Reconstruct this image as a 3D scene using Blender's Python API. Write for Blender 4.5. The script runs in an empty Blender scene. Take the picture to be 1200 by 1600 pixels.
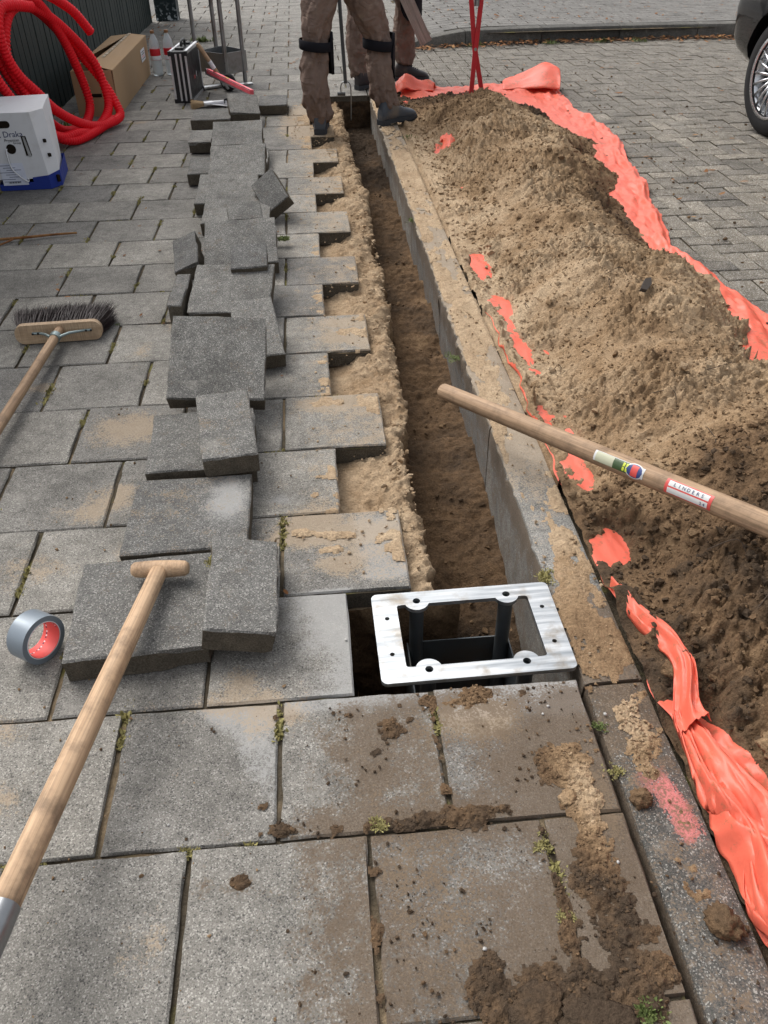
import bpy, bmesh, math, random
import numpy as np
from mathutils import Vector, Matrix, Euler
R_ = math.radians
SC = bpy.context.scene
COL = SC.collection
random.seed(7)
RNG = np.random.default_rng(7)

# ------------------------------------------------------------------ camera
cam = bpy.data.cameras.new('camera')
cam.sensor_fit = 'VERTICAL'; cam.sensor_height = 36.0
cam.lens = 36.0 * 1264.0 / 1600.0
cam.clip_start = 0.02; cam.clip_end = 1000.0
camo = bpy.data.objects.new('camera', cam); COL.objects.link(camo)
_r = Vector((0.99584, -0.09050, -0.01040)); _u = Vector((0.06391, 0.61272, 0.78771)); _f = Vector((0.06492, 0.78510, -0.61596))
camo.matrix_world = Matrix(((_r.x, _u.x, -_f.x, 0), (_r.y, _u.y, -_f.y, 0), (_r.z, _u.z, -_f.z, 1.2846), (0, 0, 0, 1)))
SC.camera = camo
# ------------------------------------------------------------------ sky, sun, exposure
SUN_EL, SUN_AZ = R_(52), math.atan2(-0.55, 0.62)
w = bpy.data.worlds.new('World'); SC.world = w; w.use_nodes = True
nt = w.node_tree; nt.nodes.clear()
sky = nt.nodes.new('ShaderNodeTexSky'); sky.sky_type = 'NISHITA'; sky.sun_disc = False
sky.sun_elevation = SUN_EL; sky.sun_rotation = SUN_AZ; sky.air_density = 1.0; sky.dust_density = 4.0
hs = nt.nodes.new('ShaderNodeHueSaturation'); hs.inputs['Saturation'].default_value = 0.22
bg = nt.nodes.new('ShaderNodeBackground'); bg.inputs['Strength'].default_value = 0.15
wo = nt.nodes.new('ShaderNodeOutputWorld')
nt.links.new(sky.outputs[0], hs.inputs['Color']); nt.links.new(hs.outputs[0], bg.inputs[0]); nt.links.new(bg.outputs[0], wo.inputs[0])
sl = bpy.data.lights.new('sun', 'SUN'); sl.energy = 1.25; sl.angle = R_(42); sl.color = (1.0, 0.96, 0.90)
so = bpy.data.objects.new('sun', sl); COL.objects.link(so)
sd = Vector((math.sin(SUN_AZ) * math.cos(SUN_EL), math.cos(SUN_AZ) * math.cos(SUN_EL), math.sin(SUN_EL)))
so.rotation_euler = sd.to_track_quat('Z', 'Y').to_euler(); so.location = sd * 20
SC.view_settings.view_transform = 'Standard'; SC.view_settings.look = 'None'
SC.view_settings.exposure = 0.62; SC.view_settings.gamma = 1.0; SC.view_settings.use_curve_mapping = False
SC.cycles.max_bounces = 6; SC.cycles.diffuse_bounces = 3; SC.cycles.glossy_bounces = 3; SC.cycles.transmission_bounces = 4; SC.cycles.transparent_max_bounces = 6

# ------------------------------------------------------------------ noise (numpy)
def _h(ix, iy, s):
    a = (ix.astype(np.int64) * 374761393 + iy.astype(np.int64) * 668265263 + s * 2246822519) & 0xFFFFFFFF
    a = ((a ^ (a >> 13)) * 1274126177) & 0xFFFFFFFF
    a = ((a ^ (a >> 16)) * 2246822507) & 0xFFFFFFFF
    return ((a ^ (a >> 15)) & 0xFFFFFF) / float(0xFFFFFF)
def vn(x, y, s=0):
    x = np.asarray(x, float); y = np.asarray(y, float)
    ix = np.floor(x); iy = np.floor(y); fx = x - ix; fy = y - iy
    ux = fx * fx * (3 - 2 * fx); uy = fy * fy * (3 - 2 * fy)
    a = _h(ix, iy, s); b = _h(ix + 1, iy, s); c = _h(ix, iy + 1, s); d = _h(ix + 1, iy + 1, s)
    return (a + (b - a) * ux) * (1 - uy) + (c + (d - c) * ux) * uy
def fbm(x, y, s=0, o=4, g=0.5):
    t = 0; a = 1; n = 0
    for i in range(o):
        t = t + a * vn(np.asarray(x) * 2 ** i + 17.3 * i, np.asarray(y) * 2 ** i - 9.1 * i, s + i * 7); n += a; a *= g
    return t / n
def worley(x, y, s=0):
    x = np.asarray(x, float); y = np.asarray(y, float)
    ix = np.floor(x); iy = np.floor(y); best = np.full(x.shape, 9.0); idv = np.zeros(x.shape)
    for dx in (-1, 0, 1):
        for dy in (-1, 0, 1):
            cx = ix + dx; cy = iy + dy
            px = cx + _h(cx, cy, s); py = cy + _h(cx, cy, s + 91)
            d = np.hypot(x - px, y - py); m = d < best
            best = np.where(m, d, best); idv = np.where(m, _h(cx, cy, s + 55), idv)
    return best, idv
def facet(x, y, s=0):
    x = np.asarray(x, float); y = np.asarray(y, float); x, y = x + .45 * vn(x * .9, y * .9, s + 5), y + .45 * vn(x * .9 + 7, y * .9, s + 6)
    ix = np.floor(x); iy = np.floor(y); fx = x - ix; fy = y - iy
    a = _h(ix, iy, s); b = _h(ix + 1, iy, s); c = _h(ix, iy + 1, s); d = _h(ix + 1, iy + 1, s)
    return np.where(fx + fy < 1, a + (b - a) * fx + (c - a) * fy, d + (c - d) * (1 - fx) + (b - d) * (1 - fy))
def crumple(x, y, s=0): return .5 * facet(x, y, s) + .3 * facet(x * 1.9 + y * .7, y * 1.9 - x * .7, s + 11) + .2 * facet(x * 4.1 - y, y * 4.1 + x, s + 23)
def ss(a, b, x):
    t = np.clip((np.asarray(x, float) - a) / (b - a), 0, 1); return t * t * (3 - 2 * t)
def blob(X, Y, cx, cy, rx, ry, ang=0):
    c, s = math.cos(R_(ang)), math.sin(R_(ang)); dx = X - cx; dy = Y - cy
    return np.exp(-(((dx * c + dy * s) / rx) ** 2 + ((-dx * s + dy * c) / ry) ** 2))

# ------------------------------------------------------------------ object helpers
def tag(o, label=None, cat=None, group=None, kind=None):
    if label: o['label'] = label
    if cat: o['category'] = cat
    if group: o['group'] = group
    if kind: o['kind'] = kind
    return o
def empty(name, loc=(0, 0, 0), rot=(0, 0, 0), parent=None):
    o = bpy.data.objects.new(name, None); COL.objects.link(o); o.location = loc; o.rotation_euler = rot; o.empty_display_size = 0.1
    o.parent = parent; return o
def link(name, me, parent=None, mats=()):
    o = bpy.data.objects.new(name, me); COL.objects.link(o); o.parent = parent
    for m in (mats if isinstance(mats, (list, tuple)) else [mats]):
        if m: me.materials.append(m)
    return o
def fmesh(name, V, F, smooth=True, attrs=None, mi=None):
    V = np.asarray(V, np.float32); me = bpy.data.meshes.new(name)
    if isinstance(F, np.ndarray):
        k = F.shape[1]; nf = len(F)
        me.vertices.add(len(V)); me.vertices.foreach_set('co', V.ravel())
        me.loops.add(nf * k); me.loops.foreach_set('vertex_index', F.astype(np.int32).ravel())
        me.polygons.add(nf); me.polygons.foreach_set('loop_start', np.arange(0, nf * k, k, dtype=np.int32))
        me.polygons.foreach_set('loop_total', np.full(nf, k, np.int32))
    else:
        me.from_pydata([tuple(map(float, v)) for v in V], [], F); nf = len(F)
    me.update(calc_edges=True)
    me.polygons.foreach_set('use_smooth', np.full(nf, smooth, bool))
    if mi is not None: me.polygons.foreach_set('material_index', np.asarray(mi, np.int32))
    for k2, a in (attrs or {}).items():
        at = me.attributes.new(k2, 'FLOAT', 'POINT'); at.data.foreach_set('value', np.asarray(a, np.float32).ravel())
    me.update(); return me
def gridf(ny, nx, off=0):
    i = np.arange(ny - 1)[:, None] * nx + np.arange(nx - 1)[None, :]
    i = i.ravel() + off
    return np.stack([i, i + 1, i + nx + 1, i + nx], 1)
class MB:
    """collects boxes, tubes, lathes and prisms into one mesh"""
    def __init__(s): s.v = []; s.f = []; s.m = []
    def add(s, V, F, mi=0, M=None):
        b = len(s.v)
        for v in V: s.v.append(tuple(M @ Vector(v)) if M is not None else tuple(v))
        for f in F: s.f.append([i + b for i in f]); s.m.append(mi)
        return s
    def box(s, c, d, rot=None, mi=0, bev=0.0):
        x, y, z = [k / 2 for k in d]
        M = Matrix.Translation(c) @ (Euler(rot).to_matrix().to_4x4() if rot is not None else Matrix())
        if bev <= 0:
            V = [(-x, -y, -z), (x, -y, -z), (x, y, -z), (-x, y, -z), (-x, -y, z), (x, -y, z), (x, y, z), (-x, y, z)]
            F = [(0, 3, 2, 1), (4, 5, 6, 7), (0, 1, 5, 4), (1, 2, 6, 5), (2, 3, 7, 6), (3, 0, 4, 7)]
            return s.add(V, F, mi, M)
        bm = bmesh.new(); bmesh.ops.create_cube(bm, size=1.0)
        for v in bm.verts: v.co = Vector((v.co.x * d[0], v.co.y * d[1], v.co.z * d[2]))
        bmesh.ops.bevel(bm, geom=list(bm.edges), offset=bev, segments=2, profile=0.5, affect='EDGES')
        bm.verts.index_update()
        s.add([v.co[:] for v in bm.verts], [[v.index for v in f.verts] for f in bm.faces], mi, M); bm.free(); return s
    def tube(s, pts, r, n=12, mi=0, caps=True, closed=False):
        P = [Vector(p) for p in pts]; k = len(P); rr = [float(q) for q in r] if isinstance(r, (list, tuple, np.ndarray)) else [r] * k
        V = []; F = []; up = None
        for i in range(k):
            t = (P[(i + 1) % k] - P[i - 1]) if closed else (P[min(i + 1, k - 1)] - P[max(i - 1, 0)])
            t.normalize()
            if up is None: up = Vector((0, 0, 1)) if abs(t.z) < 0.9 else Vector((0, 1, 0))
            a = t.cross(up).normalized(); up = a.cross(t).normalized()
            for j in range(n):
                th = 2 * math.pi * j / n; q = P[i] + rr[i] * (a * math.cos(th) + up * math.sin(th)); V.append(q[:])
        for i in range(k if closed else k - 1):
            i2 = (i + 1) % k
            for j in range(n):
                j2 = (j + 1) % n; F.append((i * n + j, i * n + j2, i2 * n + j2, i2 * n + j))
        if caps and not closed: F.append(list(range(n))[::-1]); F.append([(k - 1) * n + j for j in range(n)])
        return s.add(V, F, mi)
    def lathe(s, prof, c=(0, 0, 0), n=24, mi=0, axis=None, caps=True):
        V = []; F = []; k = len(prof)
        for r, z in prof:
            for j in range(n): th = 2 * math.pi * j / n; V.append((r * math.cos(th), r * math.sin(th), z))
        for i in range(k - 1):
            for j in range(n): j2 = (j + 1) % n; F.append((i * n + j, i * n + j2, (i + 1) * n + j2, (i + 1) * n + j))
        if caps: F.append(list(range(n))[::-1]); F.append([(k - 1) * n + j for j in range(n)])
        M = Matrix.Translation(c)
        if axis is not None: M = M @ Vector(axis).to_track_quat('Z', 'Y').to_matrix().to_4x4()
        return s.add(V, F, mi, M)
    def prism(s, poly, z0, z1, M=None, mi=0):
        n = len(poly); V = [(x, y, z0) for x, y in poly] + [(x, y, z1) for x, y in poly]
        F = [list(range(n))[::-1], list(range(n, 2 * n))] + [(i, (i + 1) % n, n + (i + 1) % n, n + i) for i in range(n)]
        return s.add(V, F, mi, M)
    def build(s, name, mats, parent=None, smooth=False, angle=None):
        me = fmesh(name, s.v, s.f, smooth, None, s.m)
        o = link(name, me, parent, mats)
        if angle is not None: me.polygons.foreach_set('use_smooth', [True] * len(me.polygons)); me.set_sharp_from_angle(angle=R_(angle))
        return o
def spline(pts, n=8, closed=False):
    P = [np.array(p, float) for p in pts]; out = []; k = len(P)
    for i in range(k if closed else k - 1):
        if closed: a, b, c, d = P[i - 1], P[i], P[(i + 1) % k], P[(i + 2) % k]
        else: a, b, c, d = P[max(i - 1, 0)], P[i], P[i + 1], P[min(i + 2, k - 1)]
        for t in np.arange(n) / n:
            out.append(0.5 * ((2 * b) + (-a + c) * t + (2 * a - 5 * b + 4 * c - d) * t * t + (-a + 3 * b - 3 * c + d) * t ** 3))
    if not closed: out.append(P[-1])
    return [tuple(o) for o in out]
def text(name, body, size, parent, mat, M, extrude=0.0002, align='LEFT'):
    cu = bpy.data.curves.new(name, 'FONT'); cu.body = body; cu.size = size; cu.extrude = extrude; cu.align_x = align; cu.resolution_u = 3
    t = bpy.data.objects.new(name, cu); COL.objects.link(t)
    dg = bpy.context.evaluated_depsgraph_get(); me = bpy.data.meshes.new_from_object(t.evaluated_get(dg))
    bpy.data.objects.remove(t); me.materials.clear(); me.transform(M); me.name = name
    return link(name, me, parent, mat)

# ------------------------------------------------------------------ materials
class NT:
    def __init__(s, name, rough=0.8, spec=0.3, metal=0.0):
        s.m = bpy.data.materials.new(name); s.m.use_nodes = True; s.t = s.m.node_tree; s.b = s.t.nodes['Principled BSDF']
        s.b.inputs['Roughness'].default_value = rough; s.b.inputs['Specular IOR Level'].default_value = spec; s.b.inputs['Metallic'].default_value = metal
        s._w = None
    def n(s, typ, ins=None, **kw):
        x = s.t.nodes.new('ShaderNode' + typ)
        for k, v in kw.items(): setattr(x, k, v)
        for k, v in (ins or {}).items(): s.set(x.inputs[k], v)
        return x
    def set(s, inp, v):
        if hasattr(v, 'is_output') or isinstance(v, bpy.types.NodeSocket): s.t.links.new(v, inp)
        elif isinstance(v, (tuple, list)) and len(v) == 3 and inp.type == 'RGBA': inp.default_value = (*v, 1)
        else: inp.default_value = v
    def world(s):
        if s._w is None: s._w = s.n('NewGeometry').outputs['Position']
        return s._w
    def obj(s): return s.n('TexCoord').outputs['Object']
    def noise(s, vec, scale, detail=3, rough=0.55, out='Fac', dist=0.0):
        return s.n('TexNoise', {'Vector': vec, 'Scale': scale, 'Detail': detail, 'Roughness': rough, 'Distortion': dist}).outputs[out]
    def ramp(s, fac, stops, interp='LINEAR'):
        r = s.n('ValToRGB', {'Fac': fac}); r.color_ramp.interpolation = interp; e = r.color_ramp.elements
        while len(e) < len(stops): e.new(0.5)
        for q, (p, c) in zip(e, stops):
            q.position = p; q.color = (c, c, c, 1) if isinstance(c, (int, float)) else (*c, 1)
        return r.outputs['Color']
    def mix(s, f, a, b, mode='MIX'):
        x = s.n('Mix', data_type='RGBA', blend_type=mode); s.set(x.inputs[0], f); s.set(x.inputs[6], a); s.set(x.inputs[7], b); return x.outputs[2]
    def math(s, op, a, b=0.0, c=None, clamp=False):
        x = s.n('Math', operation=op, use_clamp=clamp); s.set(x.inputs[0], a); s.set(x.inputs[1], b)
        if c is not None: s.set(x.inputs[2], c)
        return x.outputs[0]
    def mr(s, v, a, b, c=0.0, d=1.0):
        x = s.n('MapRange', {0: v, 1: a, 2: b, 3: c, 4: d}); x.interpolation_type = 'SMOOTHSTEP'; return x.outputs[0]
    def attr(s, name): return s.n('Attribute', attribute_name=name).outputs['Fac']
    def rnd(s): return s.n('ObjectInfo').outputs['Random']
    def bump(s, h, strength=0.4, dist=0.002):
        s.t.links.new(s.n('Bump', {'Height': h, 'Strength': strength, 'Distance': dist}).outputs[0], s.b.inputs['Normal'])
    def col(s, c): s.set(s.b.inputs['Base Color'], c); return s
    def rough(s, c): s.set(s.b.inputs['Roughness'], c); return s

SAND_L, SAND_M, SOIL = (0.445, 0.335, 0.222), (0.262, 0.176, 0.102), (0.058, 0.041, 0.028)
def soil_colour(k, t, P):
    n1 = k.noise(P, 9, 4, 0.6); n2 = k.noise(P, 160, 3, 0.7); n3 = k.noise(P, 45, 3, 0.6)
    tt = k.math('ADD', t, k.math('MULTIPLY', k.math('SUBTRACT', n1, 0.5), 0.55))
    tt = k.math('ADD', tt, k.math('MULTIPLY', k.math('SUBTRACT', n3, 0.5), 0.35), clamp=True)
    c = k.ramp(tt, [(0.0, SAND_L), (0.45, SAND_M), (0.72, (0.140, 0.088, 0.050)), (1.0, SOIL)])
    g = k.ramp(n2, [(0.25, 0.62), (0.5, 1.0), (0.78, 1.35)])
    return k.mix(1.0, c, g, 'MULTIPLY'), n2, n3
def make_soil(name, default=None):
    k = NT(name, 0.95, 0.12); P = k.world()
    c, n2, n3 = soil_colour(k, k.attr('tone') if default is None else default, P)
    k.col(c); k.bump(k.math('ADD', n2, k.math('MULTIPLY', n3, 1.5)), 0.9, 0.006); return k.m
M_SOIL = make_soil('soil')

def concrete(name, base, spec_w=0.5, side=None, hue=0.0):
    """aggregate concrete with sand, mud, dust and paint amounts read from the mesh"""
    k = NT(name, 0.88, 0.25); P = k.world(); O = k.obj()
    f1 = k.noise(P, 420, 2, 0.7); f2 = k.noise(P, 950, 1, 0.5); f3 = k.noise(P, 5, 4, 0.6); f4 = k.noise(P, 28, 4, 0.65)
    vor = k.n('TexVoronoi', {'Vector': P, 'Scale': 430.0, 'Randomness': 1.0}); vc = vor.outputs['Color']
    vv = k.n('SeparateColor', {0: vc}).outputs[0]
    c = k.mix(k.ramp(f1, [(0.3, 0.0), (0.7, 1.0)]), tuple(b * 0.62 for b in base), tuple(b * 1.30 for b in base))
    c = k.mix(k.math('MULTIPLY', k.mr(vv, 0.82, 0.92), spec_w), c, (0.50, 0.485, 0.455))
    c = k.mix(k.math('MULTIPLY', k.mr(vv, 0.16, 0.06), 0.65), c, (0.035, 0.035, 0.036))
    c = k.mix(1.0, c, k.ramp(f3, [(0.28, 0.66), (0.5, 1.0), (0.72, 1.22)]), 'MULTIPLY')
    c = k.mix(1.0, c, k.ramp(f4, [(0.25, 0.74), (0.5, 1.0), (0.75, 1.20)]), 'MULTIPLY')
    c = k.mix(k.math('MULTIPLY', k.mr(k.noise(P, 8, 6, 0.72), 0.56, 0.74), 0.45), c, (0.34, 0.325, 0.295)); c = k.mix(k.math('MULTIPLY', k.mr(k.noise(P, 11, 6, 0.7, dist=0.6), 0.57, 0.72), 0.45), c, (0.055, 0.050, 0.043))
    r = k.rnd(); c = k.mix(1.0, c, k.ramp(r, [(0.0, (0.76, 0.76, 0.77)), (0.5, (0.98, 0.97, 0.95)), (1.0, (1.22, 1.20, 1.16))]), 'MULTIPLY')
    s1 = k.noise(P, 17, 6, 0.72); s2 = k.noise(P, 210, 4, 0.75); sn = k.math('ADD', k.math('MULTIPLY', k.math('SUBTRACT', k.math('ADD', k.math('MULTIPLY', s1, 0.46), k.math('MULTIPLY', s2, 0.54)), 0.5), 2.9), 0.5)
    def m(a, w=0.12, gain=1.0):
        x = k.math('SUBTRACT', k.math('ADD', k.math('MULTIPLY', k.attr(a), gain), sn), 1.0); return k.mr(x, -w, w)
    c = k.mix(k.math('MULTIPLY', m('dust', 0.30), 0.8), c, k.mix(f4, (0.30, 0.295, 0.285), (0.37, 0.365, 0.35)))
    c = k.mix(k.math('MULTIPLY', m('paint', 0.06), 0.85), c, (0.62, 0.20, 0.19))
    c = k.mix(k.math('MULTIPLY', m('sand', 0.13), 0.62), c, k.mix(s2, (0.29, 0.205, 0.130), (0.46, 0.37, 0.26)))
    c = k.mix(k.math('MULTIPLY', m('mud', 0.17), 0.78), c, k.mix(s2, (0.055, 0.040, 0.027), (0.17, 0.115, 0.070)))
    k.col(c)
    k.bump(k.math('ADD', k.math('ADD', f1, f2), k.math('MULTIPLY', f4, 2.0)), 0.5, 0.0022)
    return k.m
M_TILE = concrete('tile_top', (0.200, 0.191, 0.175), 0.42)
M_TILE2 = concrete('loose_tile_top', (0.138, 0.136, 0.130), 0.42)
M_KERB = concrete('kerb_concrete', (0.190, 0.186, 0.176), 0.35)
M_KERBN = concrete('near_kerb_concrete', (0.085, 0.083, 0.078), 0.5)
M_KERBD = concrete('far_kerb_concrete', (0.095, 0.092, 0.085), 0.2)
M_BRICK = concrete('road_brick', (0.160, 0.142, 0.116), 0.9)
k = NT('tile_side', 0.95, 0.1); P = k.world()
c = k.mix(k.noise(P, 30, 5, 0.65), (0.050, 0.043, 0.034), (0.150, 0.128, 0.098)); c = k.mix(1.0, c, k.ramp(k.noise(P, 300, 2), [(0.3, 0.6), (0.7, 1.3)]), 'MULTIPLY')
k.col(c); k.bump(k.noise(P, 160, 4, 0.7), 0.8, 0.005); M_SIDE = k.m
k = NT('joint_soil', 0.97, 0.1); P = k.world()
c = k.mix(k.noise(P, 60, 4), (0.035, 0.029, 0.022), (0.12, 0.098, 0.068)); c = k.mix(k.mr(k.noise(P, 3.1, 4, .6), .52, .62), c, k.mix(k.noise(P, 150, 3), (.14, .10, .062), (.34, .26, .165)))
c = k.mix(k.mr(k.noise(P, 7, 3), 0.56, 0.66), c, k.mix(k.noise(P, 120, 2), (0.075, 0.075, 0.020), (0.23, 0.20, 0.085)))
k.col(c); k.bump(k.noise(P, 220, 3), 0.9, 0.006); M_JOINT = k.m
k = NT('moss', 0.9, 0.15); c = k.mix(k.noise(k.world(), 90, 3), (0.13, 0.12, 0.035), (0.42, 0.37, 0.17)); k.col(c); M_MOSS = k.m
k = NT('weed_leaf', 0.7, 0.3); c = k.mix(k.noise(k.world(), 60, 3), (0.06, 0.095, 0.025), (0.19, 0.22, 0.075)); k.col(c); M_WEED = k.m
k = NT('dry_leaf', 0.8, 0.2); c = k.ramp(k.noise(k.world(), 14, 3), [(0.3, (0.06, 0.03, 0.015)), (0.5, (0.20, 0.085, 0.032)), (0.7, (0.30, 0.17, 0.07))]); k.col(c); M_LEAF = k.m
k = NT('orange_tarp', 0.40, 0.45); P = k.world()
c = k.mix(k.noise(P, 6, 4), (0.80, 0.130, 0.075), (0.95, 0.22, 0.140))
d = k.mr(k.math('ADD', k.noise(P, 60, 4, 0.7), k.math('MULTIPLY', k.noise(P, 7, 3), 0.6)), 0.84, 1.02)
c = k.mix(k.math('MULTIPLY', d, 0.55), c, (0.30, 0.17, 0.09)); k.col(c); k.bump(k.math('ABSOLUTE', k.math('SUBTRACT', k.noise(P, 45, 2, 0.5), 0.5)), 0.25, 0.008)
tr = k.n('BsdfTranslucent', {'Color': (0.95, 0.16, 0.09)}); ms = k.n('MixShader', {0: 0.26}); k.t.links.new(k.b.outputs[0], ms.inputs[1]); k.t.links.new(tr.outputs[0], ms.inputs[2])
k.t.links.new(ms.outputs[0], k.t.nodes['Material Output'].inputs[0]); M_TARP = k.m
def wood(name, a, b, axis_scale=(60, 60, 3), rough=0.65, dirt=0.35):
    k = NT(name, rough, 0.3); O = k.obj(); mp = k.n('Mapping', {'Vector': O, 'Scale': axis_scale}).outputs[0]
    n = k.noise(mp, 1.0, 5, 0.65); c = k.mix(k.ramp(n, [(0.3, 0), (0.7, 1)]), a, b)
    c = k.mix(k.math('MULTIPLY', k.mr(k.noise(O, 14, 5, 0.7), 0.42, 0.72), dirt), c, (0.12, 0.080, 0.052)); n4 = k.noise(k.n('Mapping', {'Vector': O, 'Scale': (260, 260, 5)}).outputs[0], 1.0, 3, .6); c = k.mix(1.0, c, k.ramp(n4, [(.3, .72), (.5, 1.0), (.7, 1.14)]), 'MULTIPLY'); k.col(c); k.bump(n, 0.25, 0.002); return k.m
M_ASH = wood('ash_wood', (0.37, 0.235, 0.135), (0.56, 0.39, 0.25), dirt=0.65)
M_ASHD = wood('worn_ash_wood', (0.23, 0.145, 0.085), (0.44, 0.30, 0.19), dirt=0.6)
M_BLOCK = wood('broom_block_wood', (0.33, 0.225, 0.135), (0.49, 0.36, 0.24), (6, 90, 90))
M_PLANK = wood('weathered_plank', (0.20, 0.19, 0.165), (0.36, 0.335, 0.30), dirt=.25)
def simple(name, col, rough=0.6, spec=0.4, metal=0.0, var=0.18, sc=18, bump=0.0, bs=200, dirt=None):
    k = NT(name, rough, spec, metal); O = k.obj(); n = k.noise(O, sc, 4, 0.6)
    c = k.mix(n, tuple(x * (1 - var) for x in col), tuple(min(1, x * (1 + var)) for x in col))
    if dirt: c = k.mix(k.math('MULTIPLY', k.mr(k.noise(O, 6, 5, 0.65), 0.5, 0.72), dirt[1]), c, dirt[0])
    k.col(c); k.rough(k.mr(n, 0.2, 0.8, max(0, rough - 0.12), min(1, rough + 0.12)))
    if bump: k.bump(k.noise(O, bs, 3), bump, 0.002)
    return k.m
M_GALV = None
k = NT('galvanised_plate', 0.34, 0.5, 0.95); O = k.obj(); mp = k.n('Mapping', {'Vector': O, 'Scale': (5, 90, 30), 'Rotation': (0, 0, 0.25)}).outputs[0]
n1 = k.noise(mp, 1.0, 4, 0.6); n2 = k.noise(O, 16, 5, 0.6)
c = k.mix(k.ramp(n1, [(0.3, 0), (0.7, 1)]), (0.36, 0.385, 0.40), (0.66, 0.675, 0.685)); c = k.mix(k.math('MULTIPLY', k.mr(n2, 0.48, 0.72), 0.8), c, (0.30, 0.25, 0.19))
k.col(c); k.rough(k.mr(n1, 0.25, 0.75, 0.28, 0.5)); k.bump(n1, 0.12, 0.001); M_GALV = k.m
M_STEEL = simple('grey_steel', (0.30, 0.31, 0.32), 0.38, 0.5, 0.9, 0.25, 30, dirt=((0.14, 0.12, 0.10), 0.5))
M_POST = simple('painted_post_steel', (0.10, 0.115, 0.125), 0.45, 0.5, 0.6, 0.3, 20, dirt=((0.12, 0.095, 0.07), 0.6))
M_ALU = simple('aluminium', (0.72, 0.73, 0.75), 0.36, 0.5, 0.8, 0.1)
M_BLACK = simple('black_plastic', (0.016, 0.016, 0.018), 0.45, 0.45, 0, 0.3)
M_RUBBER = simple('rubber', (0.012, 0.012, 0.013), 0.75, 0.3, 0, 0.3, bump=0.2)
M_WHITE = simple('white_card', (0.74, 0.745, 0.77), 0.6, 0.3, 0, 0.05, 9, dirt=((0.45, 0.42, 0.38), 0.35))
M_BLUE = simple('blue_print', (0.018, 0.040, 0.26), 0.55, 0.3, 0, 0.12)
M_INK = simple('dark_ink', (0.02, 0.035, 0.12), 0.6, 0.2, 0, 0.1)
M_INKK = simple('black_ink', (0.02, 0.02, 0.022), 0.6, 0.2, 0, 0.1)
M_CARD = simple('brown_card', (0.40, 0.265, 0.150), 0.75, 0.2, 0, 0.07, 4, 0.12, 60)
M_DARK = simple('dark_inside', (0.02, 0.015, 0.011), 0.9, 0.1, 0, 0.2)
M_RED = simple('red_conduit', (0.80, 0.008, 0.018), 0.50, 0.25, 0, 0.10, 8)
M_REDP = simple('red_paint', (0.46, 0.012, 0.022), 0.42, 0.45, 0, 0.2, 14, dirt=((0.15, 0.08, 0.06), 0.5))
M_LEVEL = simple('level_red', (0.78, 0.13, 0.16), 0.45, 0.4, 0, 0.1)
M_TROUSER = simple('brown_work_cloth', (0.185, 0.132, 0.108), 0.92, 0.1, 0, 0.16, 7, 0.25, 700, dirt=((0.26, 0.20, 0.15), 0.4))
k = NT('brown_work_cloth', 0.92, 0.1); P = k.world(); n = k.noise(P, 5, 5, .65); c = k.mix(n, (0.140, 0.098, 0.080), (0.235, 0.172, 0.142))
c = k.mix(k.math('MULTIPLY', k.mr(k.noise(P, 14, 5, .7), .56, .72), .45), c, (.33, .26, .19)); k.col(c); mp = k.n('Mapping', {'Vector': P, 'Scale': (9, 9, 16), 'Rotation': (.5, .4, 0)}).outputs[0]
k.bump(k.math('ADD', k.math('ABSOLUTE', k.math('SUBTRACT', k.noise(mp, 1.0, 3, .5, dist=.8), .5)), k.math('MULTIPLY', k.noise(P, 700, 2), .03)), 0.8, .030); M_TROUSER = k.m
M_CLOTHK = simple('black_cloth', (0.012, 0.012, 0.016), 0.9, 0.15, 0, 0.25, 20, 0.25, 500)
M_JACKET = simple('grey_jacket', (0.09, 0.09, 0.10), 0.9, 0.1, 0, 0.2)
M_SKIN = simple('skin', (0.52, 0.30, 0.21), 0.55, 0.35, 0, 0.06)
M_HAIR = simple('hair', (0.06, 0.04, 0.025), 0.6, 0.3)
M_BOOT = simple('boot_leather', (0.070, 0.080, 0.095), 0.62, 0.3, 0, 0.25, 25, 0.2, 150, dirt=((0.22, 0.17, 0.12), 0.6))
M_BOOT2 = simple('dark_boot_leather', (0.035, 0.030, 0.032), 0.6, 0.3, 0, 0.25, 25, 0.2, 150, dirt=((0.20, 0.15, 0.11), 0.5))
M_SOLE = simple('boot_sole', (0.045, 0.048, 0.054), 0.8, 0.2, 0, 0.25)
M_FENCE = wood('green_board', (0.006, 0.013, 0.013), (0.016, 0.030, 0.029), (70, 70, 2), 0.6, 0.2)
M_CARP = NT('car_paint', 0.16, 0.5); M_CARP.col((0.006, 0.006, 0.0075)); M_CARP.b.inputs['Coat Weight'].default_value = 0.6; M_CARP = M_CARP.m
M_RIM = simple('alloy_rim', (0.62, 0.63, 0.65), 0.28, 0.5, 0.85, 0.08)
M_TAPE = simple('silver_tape', (0.20, 0.235, 0.27), 0.38, 0.5, 0.25, 0.1, 12)
M_BRIST = simple('bristle', (0.024, 0.013, 0.013), 0.55, 0.4, 0, 0.5, 60)
M_BRISTL = simple('pale_bristle', (0.42, 0.30, 0.17), 0.7, 0.3, 0, 0.3, 60)
M_BRACKET = simple('zinc_bracket', (0.26, 0.32, 0.32), 0.4, 0.5, 0.7, 0.2)
k = NT('clear_plastic', 0.06, 0.5); k.col((0.80, 0.86, 0.88)); k.b.inputs['Transmission Weight'].default_value = 0.55; k.b.inputs['IOR'].default_value = 1.2; M_PET = k.m
M_CAP = simple('brown_cap', (0.25, 0.12, 0.05), 0.5)
M_LABR = simple('red_label', (0.55, 0.015, 0.025), 0.4, 0.4)
M_GLASS = NT('car_glass', 0.05, 0.6); M_GLASS.col((0.01, 0.012, 0.013)); M_GLASS = M_GLASS.m

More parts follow.
